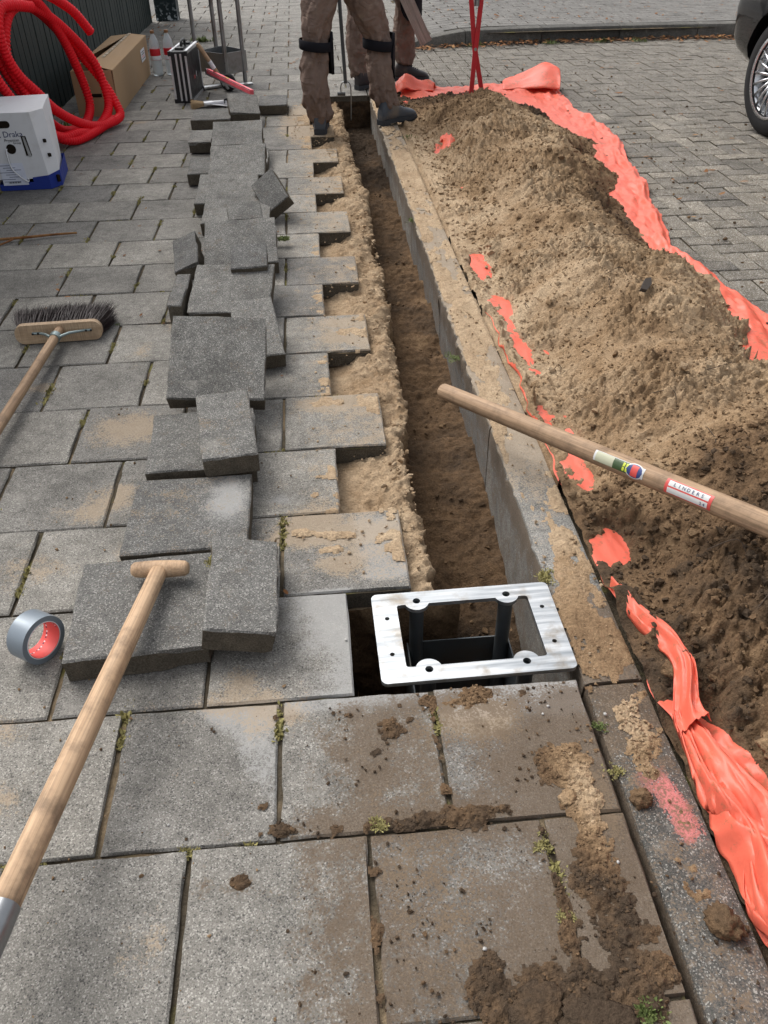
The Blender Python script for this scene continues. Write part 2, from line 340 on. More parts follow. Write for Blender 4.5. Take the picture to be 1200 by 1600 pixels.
# ------------------------------------------------------------------ dirt maps (world metres)
def sand_map(X, Y):
    s = 0.62 * ss(-0.30, 0.20, X) * ss(1.30, 1.45, Y) * (1 - ss(6.3, 6.9, Y)) * (0.72 + 0.28 * ss(3.2, 5.6, Y))
    for b in [(-0.58, 2.12, .13, .10, .75), (-0.62, 1.72, .10, .06, .55), (-0.56, 1.80, .06, .05, .6), (-0.72, 1.50, .10, .08, .45), (-0.02, 1.56, .16, .035, .75), (-0.06, 1.62, .07, .05, .7), (0.02, 1.45, .05, .03, .6),
              (0.02, 2.20, .10, .05, .55), (0.10, 2.78, .10, .03, .6), (0.10, 2.66, .10, .04, .45), (-0.14, 1.02, .09, .05, .62), (-0.20, 1.10, .07, .05, .5), (-0.66, 1.03, .05, .04, .55), (-0.48, 1.53, .07, .07, .4),
              (0.22, 0.97, .10, .06, .62), (0.30, 0.97, .05, .05, .6), (0.43, 0.78, .05, .10, .62), (-0.62, 0.87, .05, .04, .5), (-0.92, 2.4, .09, .05, .4), (-0.33, 0.60, .05, .05, .3), (-0.5, 2.85, .1, .07, .45), (0.00, 5.9, .15, .4, .3),
              (-1.15, 6.1, .12, .05, .6), (-0.02, 5.75, .16, .25, .45), (-0.05, 6.2, .15, .2, .35), (-.62, 2.62, .04, .1, .4), (-0.30, 1.06, .12, .03, .3), (0.16, 0.62, .06, .20, .35), (0.07, 0.70, .05, .2, .35)]:
        s = s + b[4] * blob(X, Y, *b[:4])
    return np.clip(s + 0.10, 0, 1)
def mud_map(X, Y):
    near = 1 - ss(1.00, 1.10, Y)
    m = near * (0.43 * ss(-0.18, 0.04, X) + 0.24 * ss(0.18, 0.42, X))
    for b in [(0.30, 0.48, .12, .12, .40), (0.42, 0.60, .07, .16, .32), (0.06, 0.95, .10, .08, .28), (0.02, 0.77, .22, .03, .32), (0.17, 0.77, .15, .03, .3), (-0.25, .68, .02, .02, .6), (-.19, .685, .025, .018, .65), (0.33, 0.86, .05, .06, .35),
              (0.40, 0.88, .06, .08, .3), (0.06, 0.86, .045, .025, .4), (0.06, 0.55, .1, .18, .18), (0.20, 1.03, .12, .03, .25), (-0.10, 0.55, .12, .2, .12), (-0.06, 0.7, .05, .06, .18), (-0.14, 1.02, .05, .04, .2), (-.03, .6, .02, .02, .35), (-.08, .52, .02, .02, .35), (-.01, .48, .03, .02, .35)]:
        m = m + b[4] * blob(X, Y, *b[:4])
    return np.clip(m + 0.04, 0, 1)
def dust_map(X, Y):
    d = 0.9 * ss(-0.20, 0.02, X - 0.35 * (1.25 - Y)) * ss(1.045, 1.056, Y) * (1 - ss(1.355, 1.37, Y)) * (X < 0.04)
    d = d + 0.75 * ss(0.02, 0.08, X) * ss(1.36, 1.40, Y) * (1 - ss(1.60, 1.68, Y)) * ss(-0.05, 0.05, X - 0.25 * (1.6 - Y))
    d = d + 0.95 * ss(0.94, 0.99, Y) * (1 - ss(1.056, 1.06, Y)) * ss(0.16, 0.24, X) + 0.75 * ss(0.99, 1.03, Y) * (1 - ss(1.056, 1.06, Y)) * ss(-0.4, -0.1, X)
    wedge = ss(-0.005, 0.03, (X + 0.28) - 0.60 * (1.03 - Y)) * (1 - ss(-0.14, -0.11, X)) * ss(0.752, 0.78, Y) * (1 - ss(1.05, 1.055, Y))
    d = d + 0.62 * wedge
    for b in [(-0.12, 1.72, .05, .03, .7), (-0.36, .79, .06, .03, .35), (-0.52, 1.30, .05, .03, .3)]: d = d + b[4] * blob(X, Y, *b[:4])
    return np.clip(d, 0, 1)
def paint_map(X, Y):
    return np.clip(1.05 * blob(X, Y, 0.560, 0.775, .030, .085, 14) + .5 * blob(X, Y, .585, .70, .02, .03), 0, 1)

# ------------------------------------------------------------------ paving tiles
def tile_arrays(wd, dp, th, n, seed, rough=0.0012, chip=0.0, bev=0.004):
    u = np.concatenate([[-wd / 2], np.linspace(-wd / 2 + bev, wd / 2 - bev, n), [wd / 2]])
    v = np.concatenate([[-dp / 2], np.linspace(-dp / 2 + bev, dp / 2 - bev, n), [dp / 2]])
    m = n + 2; X, Y = np.meshgrid(u, v); Z = np.zeros_like(X)
    edge = np.zeros((m, m), bool); edge[0] = edge[-1] = True; edge[:, 0] = edge[:, -1] = True
    off = seed * 3.17
    Z += (fbm(X * 9 + off, Y * 9, seed, 2) - 0.5) * rough * 2
    Z[edge] -= bev * (0.6 + 0.8 * fbm(X[edge] * 40 + off, Y[edge] * 40, seed, 2))
    if chip > 0:
        cz = ss(0.56, 0.85, fbm(X * 14 + off, Y * 14, seed + 3, 2)); Z[edge] -= chip * cz[edge]
        X = np.where(edge, X * (1 - chip * 1.2 * cz / wd), X); Y = np.where(edge, Y * (1 - chip * 1.2 * cz / dp), Y)
    wob = rough * 1.5
    X = X + edge * (fbm(X * 30 + off, Y * 30 + 5, seed + 1, 2) - 0.5) * wob; Y = Y + edge * (fbm(X * 30 + off, Y * 30 + 9, seed + 2, 2) - 0.5) * wob
    V = [np.stack([X.ravel(), Y.ravel(), Z.ravel()], 1)]
    F = gridf(m, m)
    ring = list(range(m)) + [i * m + m - 1 for i in range(1, m)] + [(m - 1) * m + j for j in range(m - 2, -1, -1)] + [i * m for i in range(m - 2, 0, -1)]
    nr = len(ring); base = V[0][ring].copy(); base[:, 2] = -th; b0 = m * m
    if chip > 0:
        mid = V[0][ring].copy(); mid[:, 2] = -th * 0.5 + (fbm(mid[:, 0] * 20 + off, mid[:, 1] * 20, seed, 2) - .5) * .01
        mid[:, :2] *= (1 - (0.006 + 0.012 * fbm(mid[:, 0] * 30, mid[:, 1] * 30 + off, seed + 8, 2)))[:, None]; base[:, :2] *= 0.985
        V += [mid, base]; q = []
        for i in range(nr):
            j = (i + 1) % nr; q += [(ring[i], b0 + i, b0 + j, ring[j]), (b0 + i, b0 + nr + i, b0 + nr + j, b0 + j)]
        bb = b0 + nr
    else:
        V.append(base); q = [(ring[i], b0 + i, b0 + (i + 1) % nr, ring[(i + 1) % nr]) for i in range(nr)]; bb = b0
    Fl = [tuple(f) for f in F] + q + [tuple(range(bb, bb + nr))[::-1]]
    mi = [0] * len(F) + [1] * (len(q) + 1)
    return np.concatenate(V), Fl, mi
T_TH = 0.06
def row_tiles(n):
    y0 = 0.752 + 0.3 * n; y1 = y0 + 0.3; ym = (y0 + y1) / 2
    A = n % 2 == 0
    left = max(-1.765, -(0.45 + 0.285 * ym) - 0.45)
    if n <= 0: right = 0.478
    elif y0 < 6.6: right = 0.178 if A else 0.029
    elif y0 < 8.9: right = 0.640
    else: right = 1.28
    e = 0.177 if A else 0.028; edges = [e - 0.302 * i for i in range(1, 9)][::-1] + [e] + [e + 0.302 * i for i in range(1, 6)]
    out = []
    for a, b in zip(edges[:-1], edges[1:]):
        a2 = max(a, -1.77); b2 = min(b, right)
        if b2 - a2 < 0.05 or b2 < left: continue
        out.append((a2, b2, y0, y1))
    return out, right
pavement = empty('pavement'); tag(pavement, kind='structure')
jV = []; jF = []; far_V = []; far_F = []; far_m = []; count = 0
for n in range(-3, 46):
    tl, right = row_tiles(n)
    y0 = 0.752 + 0.3 * n
    b = len(jV); jl = -1.8; jr = right - 0.008
    jV += [(jl, y0, -0.009), (jr, y0, -0.009), (jr, y0 + 0.3, -0.009), (jl, y0 + 0.3, -0.009)]; jF.append((b, b + 1, b + 2, b + 3))
    for (a, b2, ya, yb) in tl:
        near = ya < 3.0; mid = ya < 6.5
        V, F, mi = tile_arrays(b2 - a - (0.0085 if near else 0.008), yb - ya - 0.0042, T_TH, 15 if near else (7 if mid else 2), int(count * 7 + 3), 0.0016, .0055 if near else (.004 if mid else 0))
        cx, cy = (a + b2) / 2, (ya + yb) / 2; rz = R_(random.uniform(-.5, .5)); dz = random.uniform(-.0022, .0022)
        if ya < 7.7:
            wx = V[:, 0] + cx; wy = V[:, 1] + cy
            me = fmesh('paving_tile', V, F, True, dict(sand=sand_map(wx, wy), mud=mud_map(wx, wy), dust=dust_map(wx, wy)), mi)
            me.set_sharp_from_angle(angle=R_(35))
            o = link('paving_tile', me, pavement, [M_TILE, M_SIDE]); o.location = (cx, cy, dz); o.rotation_euler = (R_(random.uniform(-.3, .3)), R_(random.uniform(-.3, .3)), rz)
            count += 1
        else:
            bb = len(far_V); far_V += [(x + cx, y + cy, z + dz) for x, y, z in V]; far_F += [[i + bb for i in f] for f in F]; far_m += mi
link('joint_fill', fmesh('joint_fill', jV, jF, False), pavement, M_JOINT)
o = link('distant_paving_tiles', fmesh('distant_paving_tiles', far_V, far_F, False, None, far_m), pavement, [M_TILE, M_SIDE]); tag(o, kind='stuff')
print('tiles', count)

# ground sheet reaching the horizon, open where the trench is
def rect(x0, y0, x1, y1, z): return [(x0, y0, z), (x1, y0, z), (x1, y1, z), (x0, y1, z)]
gv = rect(-300, -300, -.03, 300, -.075) + rect(-.03, -300, .60, 1.045, -.075) + rect(-.03, 6.66, .60, 300, -.075) + rect(.60, -300, 300, 300, -.075)
k = NT('ground_paving', 0.92, 0.2); P = k.world(); k.col(k.mix(k.noise(P, 3, 6, 0.7), (0.10, 0.098, 0.09), (0.20, 0.195, 0.185))); k.bump(k.noise(P, 60, 4), .5, .01)
tag(link('ground', fmesh('ground', gv, [(4 * i, 4 * i + 1, 4 * i + 2, 4 * i + 3) for i in range(4)], False), None, k.m), kind='structure')

# ------------------------------------------------------------------ trench soil
def lerp(y, pts): return np.interp(y, [p[0] for p in pts], [p[1] for p in pts])
LIP = [(1.3, .222), (1.93, .228), (2.48, .254), (3.28, .274), (4.46, .278), (5.75, .252), (6.7, .25)]
FLO = [(1.3, .235), (1.93, .243), (2.48, .268), (3.28, .290), (4.46, .294), (5.75, .268), (6.7, .26)]
FZ = [(1.35, -.42), (1.55, -.34), (1.75, -.285), (2.0, -.255), (2.8, -.25), (3.4, -.225), (4.1, -.245), (4.7, -.225), (5.5, -.24), (6.7, -.24)]
ny, nx = 900, 110
Yv = np.linspace(1.352, 6.655, ny); sv = np.linspace(0, 1, nx); S, YY = np.meshgrid(sv, Yv)
lip = lerp(YY, LIP) - .006 + 0.075 * (fbm(YY * 7, YY * 0 + 3, 5, 5, .62) - .5); flo = lerp(YY, FLO) + 0.03 * (fbm(YY * 5, YY * 0 + 8, 6, 3) - .5); fz = lerp(YY, FZ)
steps = 0.050 * ((YY * 3.1 + 0.25 * np.sin(YY * 7)) % 1.0) ** 2
fz = fz + steps * ss(1.7, 2.0, YY)
X = np.where(S < .36, -0.03 + (lip + 0.03) * (S / .36), np.where(S < .66, lip + (flo - lip) * ((S - .36) / .30), flo + (0.492 - flo) * ((S - .66) / .34)))
bed = -0.066 + 0.034 * ss(0.04, 0.20, X) - 0.008 * ss(0.0, 1.0, (X - lip + .02) / .02)
tw = np.clip((S - .36) / .30, 0, 1)
Z = np.where(S < .36, bed, np.where(S < .66, -0.040 + (fz + 0.040) * (0.35 * tw + 0.65 * tw ** 0.7), fz + 0.02 * ((S - .66) / .34 - .5) ** 2))
w1, id1 = worley(X * 38 + 3, (YY + Z * .8) * 38, 3); w2, id2 = worley(X * 75, (YY + Z) * 75, 8)
lum = 0.011 * (0.6 - w1) * (id1 > .35) + 0.006 * (.6 - w2) + 0.060 * (fbm(X * 11, (YY + Z) * 11, 9, 5, .6) - .5)
rim = np.exp(-((X - lip + .025) / .035) ** 2) * (S < .40)
amp = np.where(S < .36, ss(0.0, 0.14, X) * 1.2, 1.0)
Z = Z + lum * amp * np.where(S < .36, 1.15, .8) + rim * 0.020 * ss(.45, .75, fbm(X * 14, YY * 9, 12, 3))
X = X + ss(.28, .36, S) * (1 - ss(.66, .74, S)) * (0.040 * (fbm(YY * 12, Z * 9, 14, 5, .6) - .5) + 0.010 * (.6 - w2) + .012 * (.6 - w1))
tone = np.where(S < .36, 0.02 + 0.42 * fbm(X * 16, YY * 16, 31, 4, .6), np.where(S < .66, 0.24 + 0.58 * tw ** .5, 0.80 + .35 * (fbm(X * 6, YY * 6, 131, 3) - .5))) + 0.24 * ss(4.2, 6.2, YY) * (S > .36) + 0.16 * (fbm(X * 8, YY * 5, 21, 3) - .5) + .20 * (1 - ss(1.4, 1.75, YY)) * (S > .4)  # walls, floor and far end: moist soil, with trench shade put into the tone
tV = [np.stack([X.ravel(), YY.ravel(), Z.ravel()], 1)]; tF = [gridf(ny, nx)]; tT = [tone.ravel()]
def panel(fn, nu, nv, tone_fn):
    U, W_ = np.meshgrid(np.linspace(0, 1, nu), np.linspace(0, 1, nv)); P3 = fn(U, W_); o = sum(len(a) for a in tV)
    tV.append(np.stack([p.ravel() for p in P3], 1)); tF.append(gridf(nv, nu, o)); tT.append(np.broadcast_to(tone_fn(U, W_), U.shape).ravel())
nz = lambda a, b, s, k=.02: k * (fbm(a * 14, b * 14, s, 4) - .5)
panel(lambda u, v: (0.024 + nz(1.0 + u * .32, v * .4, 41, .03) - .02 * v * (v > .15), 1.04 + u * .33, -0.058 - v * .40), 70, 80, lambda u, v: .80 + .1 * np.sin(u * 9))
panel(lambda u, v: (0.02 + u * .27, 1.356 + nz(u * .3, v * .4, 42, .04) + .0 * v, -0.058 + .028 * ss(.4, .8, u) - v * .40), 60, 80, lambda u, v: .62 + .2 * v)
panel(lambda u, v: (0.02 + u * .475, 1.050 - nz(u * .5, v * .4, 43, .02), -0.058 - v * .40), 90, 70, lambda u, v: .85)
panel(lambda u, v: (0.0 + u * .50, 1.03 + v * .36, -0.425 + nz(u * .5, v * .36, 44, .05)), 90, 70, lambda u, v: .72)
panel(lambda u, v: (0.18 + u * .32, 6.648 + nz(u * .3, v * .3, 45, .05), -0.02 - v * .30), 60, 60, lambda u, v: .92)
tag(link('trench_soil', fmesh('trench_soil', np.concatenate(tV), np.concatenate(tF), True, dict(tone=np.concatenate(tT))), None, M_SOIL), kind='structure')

# ------------------------------------------------------------------ kerb along the trench (slabs one metre long)
kerb = empty('trench_kerb'); tag(kerb, kind='structure')
for i, (ya, yb) in enumerate([(-.9, .06), (.066, 1.03), (1.036, 2.02), (2.026, 3.02), (3.026, 4.02), (4.026, 5.02), (5.026, 6.02), (6.026, 6.66)]):
    nyk = int((yb - ya) / .02) + 2; prof = [(.489, -.5), (.4885, -.36), (.488, -.24), (.4875, -.12), (.487, -.05), (.488, -.018), (.4905, -.007), (.500, -.0025), (.53, -.002), (.57, -.002), (.600, -.0025), (.608, -.006), (.611, -.02), (.612, -.1), (.612, -.5)]
    yy = np.linspace(ya + .002, yb - .002, nyk); px = np.array([p[0] for p in prof]); pz = np.array([p[1] for p in prof])
    X = np.tile(px, (nyk, 1)); Z = np.tile(pz, (nyk, 1)); Y = np.tile(yy[:, None], (1, len(prof)))
    crust = ss(-.13, -.03, Z) * (px < .5)[None, :] * (Y > 1.3); g = fbm(Y * 45, Z * 60, 51, 4, .65) * (.5 + fbm(Y * 5, Z * 4, 57, 2))
    X = X - crust * 0.012 * ss(.40, .85, g) + (fbm(Y * 9, Z * 9 + 4, 52, 2) - .5) * .003
    Z = Z + (pz > -.03)[None, :] * (fbm(Y * 10, X * 10, 53, 3) - .5) * .004 - .004 * (i == 6)
    V = np.stack([X.ravel(), Y.ravel(), Z.ravel()], 1); F = [tuple(f) for f in gridf(nyk, len(prof))]
    F += [tuple(range(len(prof)))[::-1], tuple(range((nyk - 1) * len(prof), nyk * len(prof)))]
    wx, wy, wz = V.T
    top = wz > -.012
    sandk = np.where(top, .58 * ss(1.5, 2.0, wy) + .3, .12); mudk = np.where(top, .42 * (1 - ss(1.25, 1.45, wy)) + .3 * ss(.75, .95, wy) * (1 - ss(1.2, 1.5, wy)), np.where(wx < .5, .44 + .36 * ss(-.12, -.02, wz), 0.3))
    duk = np.where(top, .3, .35)
    me = fmesh('kerb_slab', V, F, True, dict(sand=sandk, mud=mudk, dust=duk, paint=np.where(top, paint_map(wx, wy), 0))); me.set_sharp_from_angle(angle=R_(40))
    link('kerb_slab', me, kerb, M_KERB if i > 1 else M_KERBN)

# ------------------------------------------------------------------ road bricks, axis-aligned herringbone
ROAD = -0.02
road = empty('road'); tag(road, kind='structure')
rp = rect(.60, -1.0, 12, 9.25, ROAD - .016)
link('road_bed', fmesh('road_bed', rp, [(0, 1, 2, 3)], False), road, M_JOINT)
cells = []
for iy in range(-2, 93):
    for ix in range(0, 62):
        q = (ix + iy) % 4
        if q == 0: cells.append((.66 + ix * .102 + .102, iy * .102 + .051, 0))
        elif q == 2: cells.append((.66 + ix * .102 + .051, iy * .102 + .102, 1))
def heap_side(y): return np.interp(y, [0, 2.3, 3, 3.4, 4.4, 6.5, 7.0], [1.7, 1.48, 1.56, 1.52, 1.58, 1.80, 0.6])
vis = [(x, y, o) for x, y, o in cells if x > heap_side(y) - .15 and x < 1.0 + .52 * y and y > .2 and x < 5.6]
vis.sort(key=lambda c: c[0] ** 2 + c[1] ** 2)
bmeshes = []
for s in range(6):
    for o in (0, 1):
        d = (.196, .096) if o == 0 else (.096, .196)
        V, F, mi = tile_arrays(d[0], d[1], .05, 3, 200 + s * 2 + o, .002, 0, .004)
        me = fmesh('road_brick', V, F, True, None, mi); me.set_sharp_from_angle(angle=R_(40)); me.materials.append(M_BRICK); me.materials.append(M_SIDE); bmeshes.append(me)
fV = []; fF = []; fM = []
inv = set()
for i, (x, y, o) in enumerate(vis):
    inv.add((x, y, o)); dz = random.uniform(-.0025, .0025) + .004 * (math.sin(x * 2.1) + math.sin(y * 1.3))
    if i < 300:
        ob = bpy.data.objects.new('road_brick', bmeshes[random.randrange(6) * 2 + o]); COL.objects.link(ob); ob.parent = road
        ob.location = (x, y, ROAD + dz); ob.rotation_euler = (R_(random.uniform(-.7, .7)), R_(random.uniform(-.7, .7)), R_(random.uniform(-.8, .8)))
    else:
        V, F, mi = tile_arrays(*((.196, .096) if o == 0 else (.096, .196)), .03, 2, i % 17, .002, 0, .004)
        b = len(fV); fV += [(p[0] + x, p[1] + y, p[2] + ROAD + dz) for p in V]; fF += [[q + b for q in f] for f in F]; fM += mi
o = link('distant_road_bricks', fmesh('distant_road_bricks', fV, fF, False, None, fM), road, [M_BRICK, M_SIDE]); tag(o, kind='stuff')
print('bricks', len(vis))

# ------------------------------------------------------------------ raised far pavement behind the far kerb
KB = spline([(0.86, 8.82, 0), (1.15, 8.95, 0), (1.55, 9.05, 0), (2.2, 9.15, 0), (3.2, 9.17, 0), (4.4, 9.12, 0), (5.6, 9.05, 0)], 10)
KL = np.array(KB); KH = np.interp(KL[:, 0], [.86, 1.2, 1.6], [.0, .06, .105])
seg = np.concatenate([[0], np.cumsum(np.hypot(np.diff(KL[:, 0]), np.diff(KL[:, 1])))])
def kp(s): return np.array([np.interp(s, seg, KL[:, 0]), np.interp(s, seg, KL[:, 1]), np.interp(s, seg, KH)])
far_kerb = empty('far_kerb'); tag(far_kerb, kind='structure')
s0 = 0.0
while s0 < seg[-1] - .3:
    s1 = min(s0 + .80, seg[-1]); V = []; ns = 9
    for s in np.linspace(s0 + .004, s1 - .004, ns):
        p0 = kp(s); t = kp(s + .01) - kp(s - .01); nrm = np.array([-t[1], t[0], 0]); nrm /= np.linalg.norm(nrm) + 1e-9
        for d, z in [(0, -.12), (0, p0[2] - .03), (.012, p0[2] - .006), (.035, p0[2]), (.14, p0[2] + .002), (.15, -.12)]: V.append(tuple(p0 * [1, 1, 0] + nrm * d + np.array([0, 0, z])))
    F = [tuple(f) for f in gridf(ns, 6)] + [tuple(range(6))[::-1], tuple(range((ns - 1) * 6, ns * 6))]
    me = fmesh('kerb_stone', V, F, True); me.set_sharp_from_angle(angle=R_(40)); link('kerb_stone', me, far_kerb, M_KERBD); s0 = s1
iV = []; iF = []; iM = []; c2 = 0
for r in range(0, 40):
    for cix in range(-1, 26):
        x = 1.30 + .151 + cix * .302 + (.151 if r % 2 else 0); y = 8.85 + r * .15; wb = .29
        if x < 1.29: continue
        if x < 1.40: x = 1.30 + .0755; wb = .14
        yk = np.interp(x, KL[:, 0], KL[:, 1]) + .24
        if y < yk or y > 14.6: continue
        h = np.interp(x, [.6, 1.3, 1.7], [0, .06, .10])
        V, F, mi = tile_arrays(wb, .143, .05, 2, c2 % 23, .002, 0, .004); c2 += 1
        b = len(iV); iV += [(p[0] + x, p[1] + y, p[2] + float(np.interp(p[0] + x, [.6, 1.3, 1.7], [0, .06, .10]))) for p in V]; iF += [[q + b for q in f] for f in F]; iM += mi
far_pav = link('far_pavement', fmesh('far_pavement', [(1.29, 9.1, .03), (1.75, 9.1, .075), (12, 9.2, .078), (12, 15, .078), (1.75, 15, .075), (1.29, 15, .03)], [(0, 1, 4, 5), (1, 2, 3, 4)], False), None, M_JOINT); tag(far_pav, kind='structure')
o = link('distant_paving_bricks', fmesh('distant_paving_bricks', iV, iF, False, None, iM), far_pav, [M_TILE, M_SIDE]); tag(o, kind='stuff')

# ------------------------------------------------------------------ fence and post on the left
fence = empty('board_fence', (-1.79, 5, 0)); tag(fence, 'dark green vertical board fence along the left edge of the pavement', 'fence')
y = 2.6; i = 0
while y < 11.2:
    wd = .112; xb = np.interp(y, [2.6, 5, 11.2], [-1.81, -1.80, -1.72]) - random.uniform(0, .005)
    m = MB(); m.prism([(-wd / 2 + .001, 0), (-wd / 2 + .006, .010), (wd / 2 - .006, .010), (wd / 2 - .001, 0), (wd / 2 - .001, -.014), (-wd / 2 + .001, -.014)], -.06, 1.85)
    ob = m.build('board', M_FENCE, fence); ob.location = (xb + 1.79, y - 5, 0); ob.rotation_euler = (0, 0, R_(-90)); y += wd + .003
post = empty('gate_post', (-1.55, 11.35, 0)); tag(post, 'square dark green post with flaking white paint at its foot, at the fence end', 'post')
k = NT('flaking_post', .6, .3); O = k.obj(); z = k.n('SeparateXYZ', {0: O}).outputs[2]
fl = k.math('MULTIPLY', k.mr(k.noise(O, 22, 5, .7), .52, .58), k.mr(z, .22, .02)); k.col(k.mix(fl, (.010, .020, .022), (.42, .46, .48)))
MB().box((0, 0, .95), (.25, .25, 1.9), bev=.008).build('shaft', k.m, post); MB().box((0, 0, 1.94), (.30, .30, .05), bev=.008).build('post_cap', M_FENCE, post)

# ------------------------------------------------------------------ tarp and heap
def I(y, *p): return np.interp(y, [q[0] for q in p], [q[1] for q in p])
def XR(y): return I(y, (0.2, 2.2), (1.5, 2.0), (2.5, 1.72), (2.95, 1.60), (3.5, 1.61), (4.15, 1.73), (5.25, 1.93), (6.3, 1.93), (7.1, 1.92)) + .10 * (fbm(np.asarray(y) * 2.3, np.asarray(y) * 0 + 2, 66, 4, .55) - .5)
def XL(y): return .010 * (facet(np.asarray(y) * 19, np.asarray(y) * 0, 75) - .5) + I(y, (0.2, .612), (.45, .616), (1.0, .628), (1.3, .624), (2.8, .632), (3.0, .655), (4.6, .68), (6.4, .70), (7.1, .74)) + .007 * np.sin(y * 17) + .004 * np.sin(y * 41 + 1)
def heap_l(y): return I(y, (.2, .98), (.5, .83), (.62, .775), (.75, .715), (.90, .690), (1.02, .665), (1.2, .660), (1.5, .69), (1.9, .75), (2.4, .72), (3.0, .70), (4.0, .74), (5.0, .76), (6.0, .70), (6.65, .75)) + .025 * np.sin(y * 6.1) * ss(1.3, 1.6, y)
def heap_r(y): return I(y, (.2, 2.1), (1.5, 1.9), (2.2, 1.5), (2.5, 1.50), (2.9, 1.58), (3.1, 1.53), (3.3, 1.46), (3.7, 1.52), (4.0, 1.48), (4.4, 1.66), (4.8, 1.68), (5.2, 1.80), (5.6, 1.66), (6.2, 1.58), (6.65, 1.35))
def heap_h(y): return I(y, (.1, .12), (.5, .20), (.9, .26), (1.3, .29), (1.9, .27), (2.5, .29), (3.2, .27), (4.0, .245), (4.6, .26), (5.2, .24), (5.9, .20), (6.35, .14), (6.68, .0))
def tarp_z(X, Y):
    dx = X - XL(Y); dr = XR(Y) - X
    near = 1 - ss(.84, .95, Y); cr = crumple(X * 14, Y * 8, 61)
    z = ROAD + .004 + .010 * cr + .012 * cr * (1 - ss(.16, .30, dx))
    fold = ss(.000, .022, dx) * (.030 + .050 * crumple(Y * 5 + X * 2, X * 9, 62)) + .035 * np.exp(-((dx - .055 - .03 * vn(Y * 5, 0 * Y, 63)) / .018) ** 2) * vn(Y * 6, 0 * Y + 2, 64) + .085 * (crumple(X * 17 + Y * 5, Y * 9 - X * 4, 65) - .5)
    z = z + near * fold
    rid = (1 - near) * (1 - ss(2.72, 2.80, Y)); z = z + rid * .042 * np.clip(ss(.44, .66, fbm(Y * 7, Y * 0 + 4, 67, 3)) + .6 * blob(Y, Y, 2.35, 2.35, .30, .30), 0, 1) * ss(1.72, 1.90, Y) * np.exp(-((dx - .006 - .014 * facet(Y * 14, Y * 0, 68)) / .009) ** 2)
    rid2 = ss(.90, .96, Y) * (1 - ss(1.24, 1.32, Y)); z = z + rid2 * (.004 + .062 * ss(.25, .7, facet(Y * 11, 0 * Y, 69))) * np.exp(-((X - (.648 + .20 * (1.15 - Y) + .020 * facet(Y * 15, 0 * Y, 70))) / (.008 + .022 * facet(Y * 9, 0 * Y, 71))) ** 2)
    e = 1 - ss(.0, .34, dr)
    z = z + e * (.075 * (crumple(Y * 5.5 + X * 3, (X - .25 * Y) * 13, 72) - .42)) + .020 * np.exp(-((dr - .035) / .018) ** 2) * ss(.35, .6, vn(Y * 2.2, 0 * Y, 73))
    fe = ss(6.62, 6.75, Y); z = z + fe * .05 * (crumple(X * 9, Y * 9, 74) - .3)
    return np.maximum(z, ROAD + .003)
def heap_thick(X, Y):
    l = heap_l(Y) + .05 * (fbm(Y * 5, X * 2, 71, 3) - .5) ; r = heap_r(Y) + .16 * (fbm(Y * 6, X * 3, 72, 3) - .5)
    a = np.clip((X - l) / .36, 0, 1); b = np.clip((r - X) / .40, 0, 1)
    f = (1 - (1 - a) ** 1.7) * (1 - (1 - b) ** 1.7)
    H = heap_h(Y) * .52; mo = sum(q[4] * blob(X, Y, *q[:4]) for q in [(1.20, 5.75, .22, .30, .07), (1.05, 4.95, .20, .26, .09), (1.30, 4.45, .22, .30, .06), (1.02, 3.95, .18, .22, .06), (1.22, 3.35, .26, .30, .10), (1.02, 2.80, .17, .20, .06), (1.28, 2.45, .24, .26, .10), (.98, 2.12, .15, .18, .05), (1.12, 1.62, .22, .24, .10), (.92, 1.12, .16, .22, .09), (1.3, .9, .3, .3, .08), (1.0, .62, .16, .16, .05)])
    t = f * (H * (0.65 + .60 * fbm(X * 3.6, Y * 3.0, 73, 3)) + .82 * mo)
    inside = np.clip(f * 6, 0, 1)
    t = t + inside * .060 * (fbm(X * 6.5, Y * 6.5, 74, 4) - .5) - inside * .015 * ss(.58, .75, fbm(X * 9, Y * 9, 77, 2))
    lo_ = np.where(Y > 2.82, -.05, np.where(Y < 1.72, -.03, -.004)); strip = ss(lo_, lo_ + .012, X - XL(Y)) * (1 - ss(0, .05, X - l)) * ss(.93, 1.0, Y)
    t = t + strip * (.026 * (fbm(X * 18, Y * 18, 75, 4) - .06))
    outr = (X > r) | (X < l)
    t = t - .012 * (X < l) * (1 - strip) - .03 * (X > r) - .010 * (Y > 6.6) - .04 * ss(.10, .0, XR(Y) - X) * (1 - blob(X, Y, 1.6, 2.92, .3, .16))
    for (cx, cy, rx, ry, am) in [(.690, 3.28, .030, .12, .045), (.705, 2.86, .03, .10, .035), (.805, 5.15, .035, .11, .05), (.70, 2.55, .02, .16, .03), (.675, 1.44, .03, .055, .05), (.685, 1.78, .045, .09, .018), (.70, 1.92, .03, .06, .016), (1.47, 2.33, .10, .16, .10), (.66, 2.05, .012, .1, .03)]:
        t = t - am * np.clip(1.25 * blob(X, Y, cx, cy, rx, ry) * (-.55 + 2.9 * fbm(X * 42, Y * 30, 76, 5, .65)), 0, 1.2)
    return t
